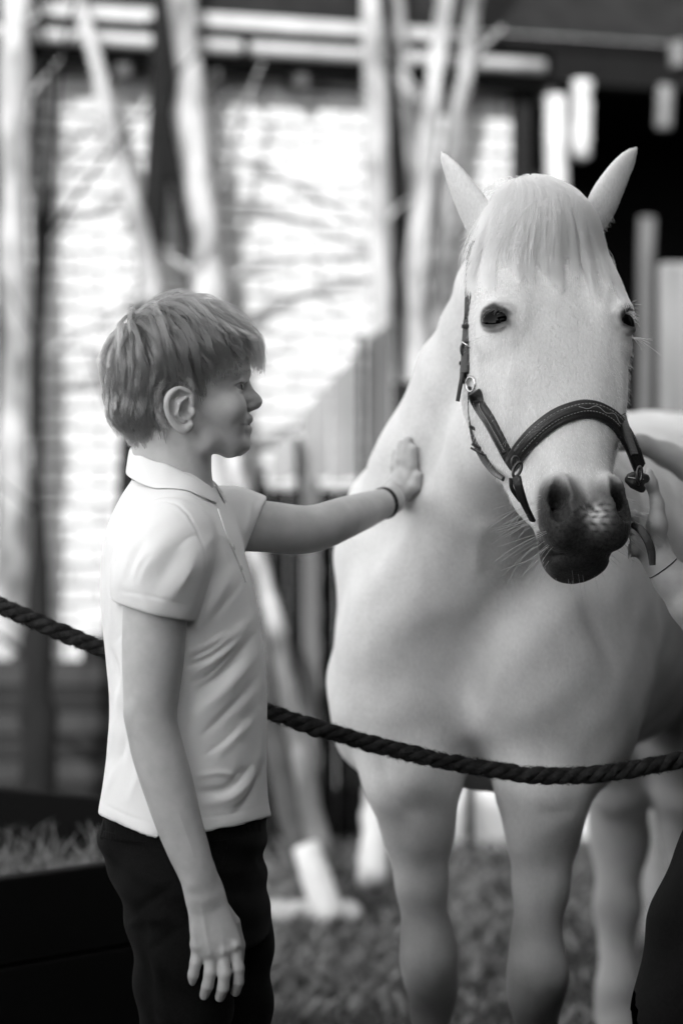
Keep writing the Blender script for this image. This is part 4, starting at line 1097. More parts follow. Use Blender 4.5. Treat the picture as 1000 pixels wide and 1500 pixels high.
def boy_far_arm():
    c, cn = on(btree, 598, 700)
    Yh = c[1]
    lo = np.array((P(330, 0, 3.45)[0], 3.40, P(0, 835, 3.6)[2])); hi = np.array((P(635, 0, Yh)[0], Yh + .09, P(0, 625, Yh)[2]))
    f = Field(lo, hi, .0025)
    Yw = Yh - .075
    pts = [(322, 768, 3.49), (384, 771, 3.52), (438, 776, 3.55), (468, 772, 3.58), (500, 760, 3.62), (535, 747, Yw - .05), (562, 737, Yw - .015), (574, 733, Yw + .005)]
    rad = [37, 36.5, 34.5, 32.5, 30, 25.5, 20.5, 19]
    q = spline(np.array([tuple(P(*q)) + (a * q[2] / F,) for a, q in zip(rad, pts)]), 40); f.chain(q[:, :3], q[:, 3], .004)
    # palm flat against the neck
    S_ = lambda x, y, up: (lambda h: h[0] + h[1] * up)(on(btree, x, y))
    pn = cn
    m = Yh / F
    f.chain([P(574, 732, Yw + .008), S_(592, 722, .020), S_(600, 700, .013)], [18 * m, 21 * m, 21 * m], .010, n=pn, f=.58)
    for i, (x0, y0, x1, y1) in enumerate(((587, 700, 585, 664), (594, 695, 593, 650), (602, 695, 602, 645), (609, 700, 609, 656))):
        f.chain([S_(x0, y0, .011), S_((x0 + x1) / 2, (y0 + y1) / 2, .010), S_(x1, y1, .007)], [8.8 * m, 8.2 * m, 6.8 * m], .003)
    f.chain([S_(604, 728, .016), S_(614, 712, .010), S_(617, 696, .008)], [10 * m, 8.5 * m, 7 * m], .005)
    V, Q = f.mesh(2); N = normals(V, Q)
    return V, Q, Yw
TW = math.radians(-11)
tu = np.array((math.cos(TW), math.sin(TW), 0)); tv = np.array((-math.sin(TW), math.cos(TW), 0))
TC = P(265, 900, BY)
def torso(f, grow=0.0, k=.01, mode='+', y0=680, y1=1240, thin=0):
    py = np.array([675, 700, 730, 765, 800, 850, 900, 960, 1020, 1080, 1140, 1185, 1222, 1250])
    bk = np.array([208, 196, 180, 168, 160, 155, 156, 161, 166, 164, 157, 149, 144, 144])
    fr = np.array([300, 308, 322, 338, 350, 364, 374, 383, 388, 388, 388, 392, 402, 410])
    hw = np.array([.046, .058, .096, .138, .150, .148, .142, .137, .133, .131, .132, .135, .138, .139])
    sel = (py >= y0 - 40) & (py <= y1 + 40)
    py, bk, fr, hw = py[sel], bk[sel], fr[sel], hw[sel]
    f.slices(TC, [-ez, tu, tv], (py - 900) * MP, ((bk + fr) / 2 - 265) * MP, 0 * py, (fr - bk) / 2 * MP + grow, hw + grow, 2.25, k, mode)
def shirt():
    f = Field((P(125, 0, 3.2)[0], 3.10, P(0, 1250, BY)[2]), (P(425, 0, BY)[0], 3.64, P(0, 660, BY)[2]), .0027)
    torso(f)
    Y = 3.215; m = Y / F
    fs = Field((P(125, 0, 3.2)[0], 3.10, P(0, 1250, BY)[2]), (P(425, 0, BY)[0], 3.64, P(0, 660, BY)[2]), .0027)
    fs.chain([P(264, 784, Y + .06), P(248, 795, Y + .014), P(236, 830, Y), P(229, 870, Y), P(225, 925, Y)], [50 * m, 58 * m, 61 * m, 54 * m, 50 * m], .035)
    Y2 = 3.50
    f.chain([P(300, 752, Y2 - .05), P(335, 760, Y2 - .01), P(362, 768, Y2 + .012), P(410, 776, Y2 + .02)], [40 * MP, 43 * MP, 41 * MP, 40 * MP], .03)
    X, Yg, Z = np.meshgrid(*f.ax, indexing='ij', sparse=True)
    # sleeve ends
    a, b = P(172, 882, Y), P(278, 909, Y); d = b - a; nr = np.array((d[2], 0, -d[0])); nr /= np.linalg.norm(nr)
    if nr[2] > 0: nr = -nr
    e = (X - a[0]) * nr[0] + (Z - a[2]) * nr[2]
    fs.d = np.maximum(fs.d, e)
    fs.chain([P(229, 862, Y), P(225, 935, Y)], [50 * m, 47 * m], .002, '-')
    f.op((slice(None),) * 3, fs.d, .016, '+')
    a2, b2 = P(388, 736, Y2), P(359, 808, Y2); d = b2 - a2; n2 = np.array((-d[2], 0, d[0])); n2 /= np.linalg.norm(n2)
    if n2[0] < 0: n2 = -n2
    e2 = (X - a2[0]) * n2[0] + (Z - a2[2]) * n2[2]
    f.d = np.where((Yg > 3.40) & (Z > P(0, 830, Y2)[2]) & (Z < P(0, 715, Y2)[2]) & (X > P(340, 0, Y2)[0]), np.maximum(f.d, e2), f.d)
    # sleeves and skirt of the shirt are hollow
    f.chain([P(352, 766, Y2 + .01), P(420, 777, Y2 + .02)], [37 * MP, 37.5 * MP], .002, '-')
    hx = np.array([100, 140, 150, 190, 226, 230, 238, 246, 300, 350, 400, 430]); hy = np.array([1188, 1190, 1199, 1217, 1227, 1229, 1212, 1224, 1220, 1212, 1198, 1190])
    Xm, Ym = np.meshgrid(f.ax[0], f.ax[1], indexing='ij'); pxg = 500 + Xm / Ym * F
    he = np.where(Ym < 3.34, np.interp(pxg, hx, hy), np.interp(pxg, hx, np.where(hx == 238, 1226, hy)))
    hem = (CZ - (he - HOR) / F * np.clip(Ym, 3.25, 3.4))[:, :, None]
    f.d = np.maximum(f.d, (hem - Z).astype(np.float32))
    torso(f, -.0055, .002, '-', 1160, 1260)
    V, Q = f.mesh(4); N = normals(V, Q)
    px, py = proj(V)
    hm = np.exp(-((np.interp(px, hx, np.where(hx == 238, 1226, hy)) - py) / 7) ** 2)
    V = relax(V, Q, 14, .5, hm); N = normals(V, Q); px, py = proj(V)
    camside = np.clip(-N[:, 1] * 2.0, 0, 1)
    def fold(pts, w_, a):
        pts = spline(np.array(pts, float)[:, [0, 1]] @ np.array([[1, 0, 0], [0, 1, 0]]), 14)[:, :2]; dm = np.full(len(V), 1e9); tt = np.zeros(len(V))
        for i in range(len(pts) - 1):
            A, B = pts[i], pts[i + 1]; ba = B - A
            t = np.clip(((px - A[0]) * ba[0] + (py - A[1]) * ba[1]) / ba.dot(ba), 0, 1)
            dd = np.hypot(px - A[0] - t * ba[0], py - A[1] - t * ba[1])
            u = dd < dm; dm = np.where(u, dd, dm); tt = np.where(u, (i + t) / (len(pts) - 1), tt)
        return a * np.exp(-(dm / w_) ** 2) * np.sin(np.pi * np.clip(tt * .86 + .07, 0, 1)) ** .7 * camside
    off = np.zeros(len(V))
    for pts, w_, a in (([(285, 985), (330, 950), (372, 900)], 9, .0050), ([(290, 1012), (330, 985), (378, 925)], 7, -.0045), ([(288, 1045), (335, 1005), (382, 950)], 9, .0045),
                       ([(300, 1075), (345, 1030), (384, 985)], 7, -.0035), ([(272, 960), (300, 945), (330, 930)], 6, .0035), ([(276, 975), (310, 962), (350, 930)], 4, -.0035),
                       ([(300, 1178), (335, 1170), (362, 1148), (380, 1100), (386, 1040)], 8, .0050), ([(290, 1162), (330, 1155), (352, 1130)], 6, -.0035), ([(345, 1190), (368, 1165), (386, 1120)], 6, -.0035),
                       ([(285, 1138), (320, 1132), (345, 1138)], 5, .0022), ([(315, 1110), (350, 1075), (380, 1045)], 7, .0028),
                       ([(163, 955), (170, 985), (172, 1010)], 5, -.0045), ([(160, 1100), (172, 1050), (176, 1000)], 7, .004), ([(172, 1130), (182, 1090), (190, 1060)], 6, -.003), ([(190, 1170), (205, 1130), (215, 1080)], 7, .003), ([(155, 1165), (165, 1140), (176, 1115)], 5, .0025),
                       ([(196, 872), (214, 830), (246, 780)], 13, .0024), ([(224, 876), (244, 838), (268, 790)], 11, -.0022), ([(250, 878), (268, 848), (288, 805)], 9, .0022), ([(205, 800), (225, 770), (250, 756)], 9, .0015), ([(186, 850), (196, 820), (212, 790)], 6, -.0022),
                       ([(160, 870), (164, 900), (162, 930)], 6, .003), ([(286, 900), (300, 870), (312, 830)], 6, -.0035), ([(300, 905), (322, 868), (338, 835)], 7, .0032), ([(318, 900), (340, 872), (356, 850)], 5, -.002),
                       ([(300, 800), (318, 785), (334, 790)], 6, .002), ([(366, 800), (374, 775), (380, 752)], 5, -.0025), ([(350, 795), (362, 765), (368, 738)], 5, .0025)):
        off += fold(pts, w_, a)
    for pts, w_, a in (([(280, 950), (305, 938), (322, 925)], 2.6, -.0016), ([(284, 968), (312, 952), (340, 926)], 2.6, .0015), ([(283, 1000), (312, 984), (345, 950)], 3, -.0015), ([(300, 1105), (330, 1085), (352, 1062)], 3, -.0014),
                       ([(318, 1165), (345, 1150), (366, 1120)], 3, -.0018), ([(330, 1182), (352, 1172), (372, 1148)], 2.6, .0014), ([(170, 940), (180, 925), (184, 905)], 3, -.0014), ([(158, 1085), (166, 1060), (170, 1030)], 3, .0014),
                       ([(200, 850), (208, 830), (222, 812)], 3, -.0013), ([(262, 860), (274, 842), (284, 826)], 3, .0013), ([(262, 800), (276, 788), (290, 784)], 3, -.0012), ([(310, 770), (326, 800), (340, 835)], 3, -.0010)):
        off += fold(pts, w_, a)
    # seams and stitched edges
    off += fold([(163, 850), (170, 812), (188, 772), (214, 742), (240, 733), (264, 742), (285, 768), (299, 805), (301, 835)], 1.6, -.0016)
    off += fold([(163 + 5, 850), (175, 812), (192, 775), (216, 747), (240, 738), (262, 747), (281, 771), (294, 805), (296, 835)], 2.5, .0006)
    off += fold([(176, 866), (225, 874), (283, 891)], 2.2, -.0009)
    off += fold([(148, 1176), (190, 1196), (228, 1207)], 2.2, -.0009) + fold([(246, 1204), (300, 1198), (350, 1190), (396, 1176)], 2.2, -.0009)
    off += .0012 * np.sin(px * .05 + 2.0 * np.sin(py * .018)) * np.sin(py * .04 - px * .03) * camside
    off += .0009 * np.sin((px * .8 + py * .55) * .085 + 1.6 * np.sin(py * .03)) * camside
    return V + N * off[:, None], Q
def trousers():
    f = Field((P(115, 0, 3.2)[0], 3.14, -.01), (P(425, 0, BY)[0], 3.6, P(0, 1185, BY)[2]), .0052)
    py = np.array([1180, 1215, 1250, 1290, 1330, 1370]); bk = np.array([160, 149, 156, 176, 192, 202]); fr = np.array([386, 388, 387, 386, 390, 392]); hw = np.array([.118, .122, .126, .130, .128, .12])
    f.slices(TC, [-ez, tu, tv], (py - 900) * MP, ((bk + fr) / 2 - 265) * MP, 0 * py, (fr - bk) / 2 * MP, hw, 2.4, .01)
    for pts, rad in (([(262, 1300, 3.29), (268, 1400, 3.285), (270, 1480, 3.285), (272, 1640, 3.285), (264, 1800, 3.285), (262, 1985, 3.285)], [72, 66, 62, 55, 50, 44]),
                     ([(300, 1300, 3.44), (332, 1380, 3.44), (335, 1480, 3.44), (336, 1640, 3.44), (330, 1800, 3.44), (326, 1985, 3.44)], [72, 66, 60, 54, 49, 44])):
        f.chain([P(*q) for q in pts], [a * MP for a in rad], .025)
    V, Q = f.mesh(2); N = normals(V, Q)
    off = .0026 * np.sin(V[:, 2] * 62 + 3 * np.sin(V[:, 0] * 30)) * np.sin(V[:, 0] * 36 + V[:, 2] * 20) + .0022 * np.sin(V[:, 2] * 110 + V[:, 0] * 60 + 2 * np.sin(V[:, 2] * 17))
    px, py = proj(V)
    for (x0, y0, x1, y1, w_, a) in ((205, 1330, 250, 1300, 6, -.004), (196, 1352, 240, 1345, 7, .004), (225, 1390, 262, 1360, 6, -.003), (350, 1290, 392, 1275, 6, -.003), (345, 1320, 394, 1310, 8, .003), (300, 1330, 330, 1420, 10, -.006), (210, 1352, 225, 1500, 7, -.003), (375, 1260, 392, 1300, 5, .003), (230, 1420, 245, 1500, 8, .003)):
        ba = np.array((x1 - x0, y1 - y0.__float__())); t = np.clip(((px - x0) * ba[0] + (py - y0) * ba[1]) / ba.dot(ba), 0, 1)
        off += a * np.exp(-(np.hypot(px - x0 - t * ba[0], py - y0 - t * ba[1]) / w_) ** 2) * np.clip(-N[:, 1] * 2, 0, 1)
    return V + N * off[:, None], Q
boy = empty('person', (P(265, 900, BY)[0], BY, 0), 'boy in a white polo shirt and dark trousers stroking the white horse\'s neck', 'person')
def skinmat(name, g, scalp=None):
    m = bpy.data.materials.new(name); m.use_nodes = True; t = m.node_tree; b = t.nodes['Principled BSDF']
    b.inputs['Roughness'].default_value = .48; b.inputs['Specular IOR Level'].default_value = .42
    b.inputs['Subsurface Weight'].default_value = .12; b.inputs['Subsurface Radius'].default_value = (.006, .006, .006); b.inputs['Subsurface Scale'].default_value = .6
    tc = t.nodes.new('ShaderNodeTexCoord')
    n1 = t.nodes.new('ShaderNodeTexNoise'); n1.inputs['Scale'].default_value = 34; n1.inputs['Detail'].default_value = 6; n1.inputs['Roughness'].default_value = .62; t.links.new(tc.outputs['Object'], n1.inputs['Vector'])
    r = t.nodes.new('ShaderNodeMapRange'); r.inputs['From Min'].default_value = .25; r.inputs['From Max'].default_value = .75; r.inputs['To Min'].default_value = g * .86; r.inputs['To Max'].default_value = g * 1.12
    t.links.new(n1.outputs[0], r.inputs[0])
    a = t.nodes.new('ShaderNodeAttribute'); a.attribute_name = 'tone'
    mx = t.nodes.new('ShaderNodeMix'); t.links.new(a.outputs['Fac'], mx.inputs[0]); t.links.new(r.outputs[0], mx.inputs[2]); mx.inputs[3].default_value = .06
    t.links.new(mx.outputs[0], b.inputs['Base Color'])
    v = t.nodes.new('ShaderNodeTexNoise'); v.inputs['Scale'].default_value = 700; v.inputs['Detail'].default_value = 3; t.links.new(tc.outputs['Object'], v.inputs['Vector'])
    bp = t.nodes.new('ShaderNodeBump'); bp.inputs['Strength'].default_value = .22; bp.inputs['Distance'].default_value = .0008
    t.links.new(v.outputs[0], bp.inputs['Height']); t.links.new(bp.outputs[0], b.inputs['Normal'])
    return m
M['skin'] = skinmat('skin', .43)
FV, FQ = boy_head().mesh(2)
AV, AQ = boy_arm()
LV, LQ, Yw = boy_far_arm()
V, Q = join((FV, FQ), (AV, AQ), (LV, LQ))
me = mesh_np('body', V, Q)
# hairline measured on the profile: above and behind it the scalp carries hair
HLX = np.array([196, 212, 224, 233, 238, 243, 256, 270, 280, 287, 292, 302, 318, 334, 346, 353, 357, 359, 380]); HLY = np.array([652, 650, 634, 612, 588, 572, 563, 564, 580, 586, 566, 553, 545, 537, 524, 512, 503, 490, 440])
def prof(V):
    d = V - HC; return 262 + d @ hu / MP, 560 - d[:, 2] / MP, d @ hv / MP
fx, fy, fv = prof(FV)
hair_in = np.clip((np.interp(fx, HLX, HLY) - fy) / 9, 0, 1)
hair_in *= 1 - np.clip((np.abs(fv) - 71) / 3, 0, 1) * (fy > 566) * (fx > 236)
tone = np.zeros(len(V)); tone[:len(FV)] = hair_in * .85
browm = np.exp(-((fy - (549 - .25 * (fx - 352))) / 4.0) ** 2) * np.exp(-((fx - 352) / 10) ** 4) * (np.abs(fv) > 8) * .35
lip = np.exp(-((fy - 613) / 4.5) ** 2 - ((fx - 365) / 11) ** 4) * .22 + np.exp(-((fy - 631) / 5) ** 2 - ((fx - 364) / 12) ** 4) * .25
inner = np.exp(-((fy - 622) / 2.2) ** 2) * np.clip((fx - 347) / 8, 0, 1) * (fx < 363) * .7
lash = np.exp(-(((fx - 350) / 9) ** 4 + ((fy - 562.5 - .35 * (352 - fx)) / 1.7) ** 2)) * (np.abs(np.abs(fv) - 34) < 15) * .75
tone[:len(FV)] = np.maximum.reduce([tone[:len(FV)], browm, lip, inner, lash])
px, py = proj(AV)
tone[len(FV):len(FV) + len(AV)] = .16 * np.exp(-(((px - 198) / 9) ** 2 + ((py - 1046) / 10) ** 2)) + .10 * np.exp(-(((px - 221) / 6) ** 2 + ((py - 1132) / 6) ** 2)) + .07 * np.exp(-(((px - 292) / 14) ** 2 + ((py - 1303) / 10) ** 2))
paint(me, 'tone', tone)
link('body', me, M['skin'], boy)
# eyes and teeth
M['eye_white'] = mat('eye_white', .3, .08, spec=.8); M['iris'] = mat('iris', .03, .05, spec=.9); M['tooth'] = mat('tooth', .6, .2)
for s in (-1, 1):
    c = D(341.5, 567, s * 31)
    f = Field(c - .016, c + .016, .0015); f.ell(c, 13.0 * MP); v, q = f.mesh(2); eo = link('eye', mesh_np('eye', v, q), M['eye_white'], boy)
    g_ = (hu * .88 + ez * -.02 - hv * .46); g_ /= np.linalg.norm(g_)
    f = Field(c - .016, c + .016, .0012); f.ell(c + g_ * 9.9 * MP, np.array((3.8, 6.0, 6.0)) * MP, [g_, np.cross(ez, g_), np.cross(g_, np.cross(ez, g_))]); v, q = f.mesh(2); io = link('iris', mesh_np('iris', v, q), M['iris'], eo)
    io.matrix_parent_inverse = Matrix.Translation(-Vector(boy.location)) @ Matrix() if False else Matrix()
    io.parent = eo; io.matrix_parent_inverse = eo.matrix_parent_inverse.inverted() @ eo.matrix_parent_inverse
tm = MB()
for i in range(-4, 5):
    x = 359.5 - .32 * i * i
    tm.box(D(x - 3, 619.4, i * 5.0), (5 * MP, 4.7 * MP, 6 * MP), np.array(HX).T)
tm.build('teeth', M['tooth'], boy, bevel=.0006)
# --- clothes
M['pique'] = mat('white_pique', .80, .85, .02, 900, .25, 1500, sheen=.15, spec=.2)
M['chino'] = mat('dark_chino', .006, .85, .002, 300, .35, 900, sheen=.02, spec=.05)
SV, SQ = shirt()
polo = link('polo_shirt', mesh_np('polo_shirt', SV, SQ), M['pique'], boy)
stree = bvh(SV, SQ)
def under(o, par):
    o.parent = par; o.matrix_parent_inverse = Matrix(); return o
# collar
rows = []
th = np.radians(np.linspace(14, 346, 70))
def ring(cx, rx, ry, yb, ys, yf, dr=0):
    out = []
    for a in th:
        c_, s_ = math.cos(a), math.sin(a)
        h = yb * max(0, -c_) ** 1.3 + yf * max(0, c_) ** 1.6 + ys * (1 - max(0, -c_) ** 1.3 - max(0, c_) ** 1.6)
        out.append(TC + tu * (cx + (rx + dr) * c_ - 265) * MP + tv * (ry + dr) * s_ * MP - ez * (h - 900) * MP)
    return out
G = [ring(250, 53, 55, 682, 702, 726), ring(249, 54, 56, 662, 684, 716), ring(249, 56.5, 59, 654, 677, 712), ring(250, 60, 63, 657, 680, 715), ring(252, 64, 74, 676, 700, 730), ring(253, 67, 84, 692, 716, 743)]
nv = len(th)
for g_ in G[3:]:
    for i_, p_ in enumerate(g_):
        q_ = stree.find_nearest(Vector(p_)); d_ = (Vector(p_) - q_[0]).dot(q_[1])
        if d_ < .0026: g_[i_] = np.array(q_[0] + q_[1] * .0026)
Vc = np.array([p for g_ in G for p in g_]); Qc = np.array([(i * nv + j, i * nv + j + 1, (i + 1) * nv + j + 1, (i + 1) * nv + j) for i in range(5) for j in range(nv - 1)])
co = link('collar', mesh_np('collar', Vc, Qc), M['pique']); under(co, polo)
so = co.modifiers.new('thickness', 'SOLIDIFY'); so.thickness = .0022; so.offset = 0
su = co.modifiers.new('smooth', 'SUBSURF'); su.levels = 2; su.render_levels = 2
# button placket down the chest and its buttons
def strip(tree, pts, wid, lift, name, m, par, thick=.0015, n=24, Yd=None, end=True):
    q = spline(np.array([(x, y, 0.) for x, y in pts]), n)[:, :2]
    Pn = [on(tree, x, y, 0, Yd) for x, y in q]
    C_ = np.array([a for a, b in Pn]); Nn = np.array([b for a, b in Pn])
    for _ in range(2):
        C_[1:-1] = (C_[:-2] + 2 * C_[1:-1] + C_[2:]) / 4; Nn[1:-1] = (Nn[:-2] + 2 * Nn[1:-1] + Nn[2:]) / 4
    T = np.gradient(C_, axis=0); T /= np.linalg.norm(T, axis=1)[:, None]
    W = np.cross(T, Nn); W /= np.linalg.norm(W, axis=1)[:, None]; Nn = np.cross(W, T)
    wid = np.broadcast_to(wid, (n,))[:, None] if np.ndim(wid) else np.full((n, 1), wid)
    prof_ = [(-.5, -.001), (-.5, thick * .7), (-.4, thick), (.4, thick), (.5, thick * .7), (.5, -.001)]
    V = np.array([C_ + W * wid * a + Nn * (lift + b) for a, b in prof_]).transpose(1, 0, 2).reshape(-1, 3); k = len(prof_)
    Q = [(i * k + j, i * k + (j + 1) % k, (i + 1) * k + (j + 1) % k, (i + 1) * k + j) for i in range(n - 1) for j in range(k)]
    mb = MB(); mb.add(V, Q + [tuple(range(k))[::-1], tuple((n - 1) * k + j for j in range(k))])
    o = mb.build(name, m, None, False)
    return under(o, par) if par else o
strip(stree, [(322, 748), (334, 785), (347, 815), (360, 850)], .0135, .0004, 'placket', M['pique'], polo, .0016)
M['button'] = mat('button', .55, .3)
for x, y in ((341, 802), (352, 832)):
    c, nn_ = on(stree, x, y, .002); f = Field(c - .007, c + .007, .001); u1 = np.cross(nn_, ez); u1 /= np.linalg.norm(u1); f.ell(c, (.0045, .0045, .0012), [u1, np.cross(nn_, u1), nn_]); v, q = f.mesh(1); under(link('button', mesh_np('button', v, q), M['button']), polo)
PV, PQ = trousers()
tr_ = link('trousers', mesh_np('trousers', PV, PQ), M['chino'], boy)
ptree = bvh(PV, PQ)
strip(ptree, [(150, 1222), (190, 1230), (240, 1236)], .010, .0002, 'back_pocket', M['chino'], tr_, .0014)
strip(ptree, [(338, 1218), (335, 1240), (328, 1262), (318, 1285)], .005, .0002, 'front_pocket', M['chino'], tr_, .0014)
strip(ptree, [(152, 1214), (200, 1216), (260, 1220), (330, 1214), (380, 1206)], .030, .0002, 'waistband', M['chino'], tr_, .002)
for x, y, yy in ((262, 1985, 3.285), (326, 1985, 3.44)):
    c = P(x, y, yy); f = Field(np.array((c[0] - .1, yy - .06, -.005)), np.array((c[0] + .2, yy + .06, .12)), .005)
    f.cone((c[0], yy, .06), (c[0] + .11, yy, .032), .042, .034, .02).cone((c[0] - .02, yy, .035), (c[0] + .13, yy, .03), .036, .034, .02).plane((0, 0, .001), (0, 0, -1))
    v, q = f.mesh(2); link('shoe', mesh_np('shoe', v, q), M['dark_wood'], boy)
# wrist watch on the far arm
wp = P(563, 737, Yw - .012); wd = P(574, 733, Yw + .005) - P(548, 742, Yw - .03); wd /= np.linalg.norm(wd)
u1 = np.cross(wd, ez); u1 /= np.linalg.norm(u1); u2 = np.cross(u1, wd)
mb = MB(); a = np.linspace(0, 2 * np.pi, 30)
[mb.tube([wp + wd * q_ + (u1 * math.cos(x) + u2 * math.sin(x)) * .0232 for x in a], .0024, 8, False) for q_ in (-.0022, .0022)]
M['strap'] = mat('watch_strap', .006, .5, spec=.2)
wa = mb.build('watch', M['strap'], boy, True)
c, nn_ = wp - ez * .006 - np.array((0, .0245, 0)) + wd * .004, None
f = Field(c - .015, c + .015, .0018); f.ell(c, (.010, .005, .009)); v, q = f.mesh(1); under(link('watch_case', mesh_np('watch_case', v, q), M['strap']), wa)
f = Field(c - .015, c + .02, .0012); f.ell(c + wd * .010 + ez * .002 - np.array((0, .001, 0)), .0032); v, q = f.mesh(1); under(link('watch_crown', mesh_np('watch_crown', v, q), M['tooth']), wa)
# --- hair: guides flow out from the crown over the scalp, locks follow them
ftree = bvh(FV, FQ)
crown_pt = D(188, 470, 12)
roots = FV[(hair_in > .55) & (np.abs(fv) < 73.5)]
def flow(p):
    q = ftree.find_nearest(Vector(p)); s = np.array(q[0]); nn_ = np.array(q[1])
    return s, nn_
ng, ks = 620, 13
gi = []
pick = roots[rng.permutation(len(roots))]
for p in pick:                                   # spread the guides evenly
    if all(np.linalg.norm(p - q) > .0060 for q in gi[-400:]): gi.append(p)
    if len(gi) >= ng: break
GP = []
for p in gi:
    d0 = p - HC; gx, gy, gv = 262 + d0 @ hu / MP, 560 - d0[2] / MP, d0 @ hv / MP
    s, nn_ = flow(p)
    topness = np.clip((520 - gy) / 80, 0, 1); frontness = np.clip((gx - 235) / 100, 0, 1); nape = np.clip((gy - 580) / 35, 0, 1) * (gx < 250)
    L = (60 + 62 * topness - 6 * frontness * topness - 40 * nape - 26 * np.clip((gx - 318) / 30, 0, 1)) * MP * rng.uniform(.7, 1.25)
    sideburn = (gx > 255) & (gy > 535) & (abs(gv) > 45)
    if sideburn: L *= .42
    hmax = (13 + 10 * topness + 3 * frontness - 11 * nape) * MP * rng.uniform(.5, 1.15) * (.5 if sideburn else 1)
    away = p - crown_pt
    pos = s.copy(); path = [s + nn_ * .0002]; ph = rng.uniform(0, 6.28); wav = rng.uniform(.05, .26)
    sw = rng.normal(0, .16)
    for j in range(1, ks):
        x = j / (ks - 1)
        aw = pos - crown_pt; aw = aw / (np.linalg.norm(aw) + 1e-6)
        front_dir = hu * (.75 * frontness + .25) * topness
        down = -ez * (.45 + .65 * x + .5 * (1 - topness)) 
        d = aw * (.85 - .3 * x) + front_dir * (.9 - .35 * x) + down * (.25 + .75 * (1 - topness * (1 - x) * .8)) - hv * np.sign(gv) * .12 * frontness * topness
        s2, n2 = flow(pos); d = d - n2 * d.dot(n2) * (.9 if x < .75 or frontness < .4 else .5); d /= np.linalg.norm(d) + 1e-9
        tv_ = np.cross(n2, d); d = d + tv_ * (sw + wav * math.sin(ph + 6.5 * x)); d /= np.linalg.norm(d)
        pos = pos + d * L / (ks - 1)
        s2, n2 = flow(pos)
        hgt = hmax * (math.sin(min(1, x * 1.5) * math.pi / 2) - (.35 + .5 * (1 - topness)) * max(0, x - .5)) + .0003
        free = .6 if (frontness > .75 and topness > .2 and x > .55) else 1.0
        tgt = s2 + n2 * hgt
        pos = pos + (tgt - pos) * free
        path.append(pos.copy())
    path = np.array(path); qx, qy, qv = prof(path)
    lim = np.interp(qx, [150, 205, 236, 246, 252, 262, 280, 292, 300, 320, 340, 358, 366, 374, 395], [652, 656, 650, 625, 600, 571, 582, 590, 568, 550, 538, 527, 531, 548, 545]) + rng.normal(0, 5)
    bad = np.where((qy > lim) & (np.arange(ks) > 2))[0]
    if len(bad):
        t1 = max(bad[0] - .5, 2.5); tt = np.linspace(0, t1, ks)
        path = np.stack([np.interp(tt, np.arange(ks), path[:, a_]) for a_ in range(3)], 1)
    GP.append(path)
GP = np.array(GP); GR = GP[:, 0]
n = 15000
ri = rng.integers(0, len(roots), n); rt = roots[ri] + rng.normal(0, .0008, (n, 3))
best = np.zeros(n, int)
for i in range(0, n, 500):
    dd = ((rt[i:i + 500, None] - GR[None]) ** 2).sum(2); o_ = np.argsort(dd, axis=1)[:, :2]
    best[i:i + 500] = np.where(rng.random(len(o_)) < .85, o_[:, 0], o_[:, 1])
x = np.linspace(0, 1, ks)
rel = GP[best] - GP[best][:, :1]
lenf = rng.uniform(.75, 1.08, n)[:, None, None]
offs = (rt - GR[best])[:, None]
clump = (1 - .68 * x ** .8)[None, :, None]
frz = rng.normal(0, 1, (n, 1, 3)) * .0014 * x[None, :, None] + rng.normal(0, .0004, (n, ks, 3)) * x[None, :, None]
HPt = GR[best][:, None] + offs * clump + rel * lenf + frz
fly = rng.random(n) < .025
HPt[fly] += (rng.normal(0, .005, (fly.sum(), 1, 3)) + ez * .004) * (x ** 1.6)[None, :, None]
HRd = np.full((n, ks), .00026) * np.linspace(1, .3, ks)[None] ** .6
M['boy_hair'] = hairmat('boy_hair', .086, .24)
strands('hair', HPt, HRd, M['boy_hair'], boy)
# brows and lashes
W2 = []
for s in (-1, 1):
    for i in range(170):
        u_ = rng.random(); p = D(340 + 21 * u_, 551 - 6 * math.sin(u_ * 2.2) + rng.normal(0, 1.3), s * (50 - 38 * u_ ** 1.2)); q, nn_ = flow(p)
        d = -hu * .5 + hv * s * .6 + ez * .25 + rng.normal(0, .15, 3) + nn_ * .25; q0 = q + nn_ * .0001; W2.append([q0, q0 + d * .0022, q0 + d * .0045 - nn_ * .0003])
    for i in range(40):
        u_ = rng.random(); q0 = D(352.5 + 4 * u_, 562.5, s * (43 - 22 * u_)); d = hu * .9 + hv * s * .3 + ez * .12
        W2.append([q0, q0 + d * .003, q0 + d * .0055 + ez * .0018])
strands('brows_and_lashes', np.array(W2), np.array([.00013, .0001, .00004])[None], M['boy_hair'], boy)
# ================================================================== HALTER
M['leather'] = mat('black_leather', .006, .42, .006, 40, .25, 260, spec=.5)
M['leather_pad'] = mat('padded_leather', .014, .38, .008, 40, .25, 260, spec=.5)
M['metal'] = mat('bright_metal', .55, .22, metal=1.0)
M['dark_metal'] = mat('dark_metal', .06, .3, metal=.9)
M['stitch'] = mat('stitching', .35, .7)
halter = empty('halter', tuple(K(.30, 0, 0)), 'dark leather halter with padded noseband on the white horse\'s head', 'halter')
def L_(pts, lift=.004):
    """points on the head (px, py) or free points (px, py, Y); returns centres and normals"""
    C_, N_ = [], []
    y0 = 3.3
    for q in pts:
        if len(q) == 2:
            c, n_ = on(htree, q[0], q[1], lift); C_.append(c); N_.append(n_); y0 = c[1]
        elif q[2] < 1: C_.append(P(q[0], q[1], y0 + q[2])); N_.append(np.array((.28, -.92, .25)))
        else:
            c = P(*q); C_.append(c)
            N_.append(np.array((.28, -.92, .25)))
    return np.array(C_), np.array(N_)
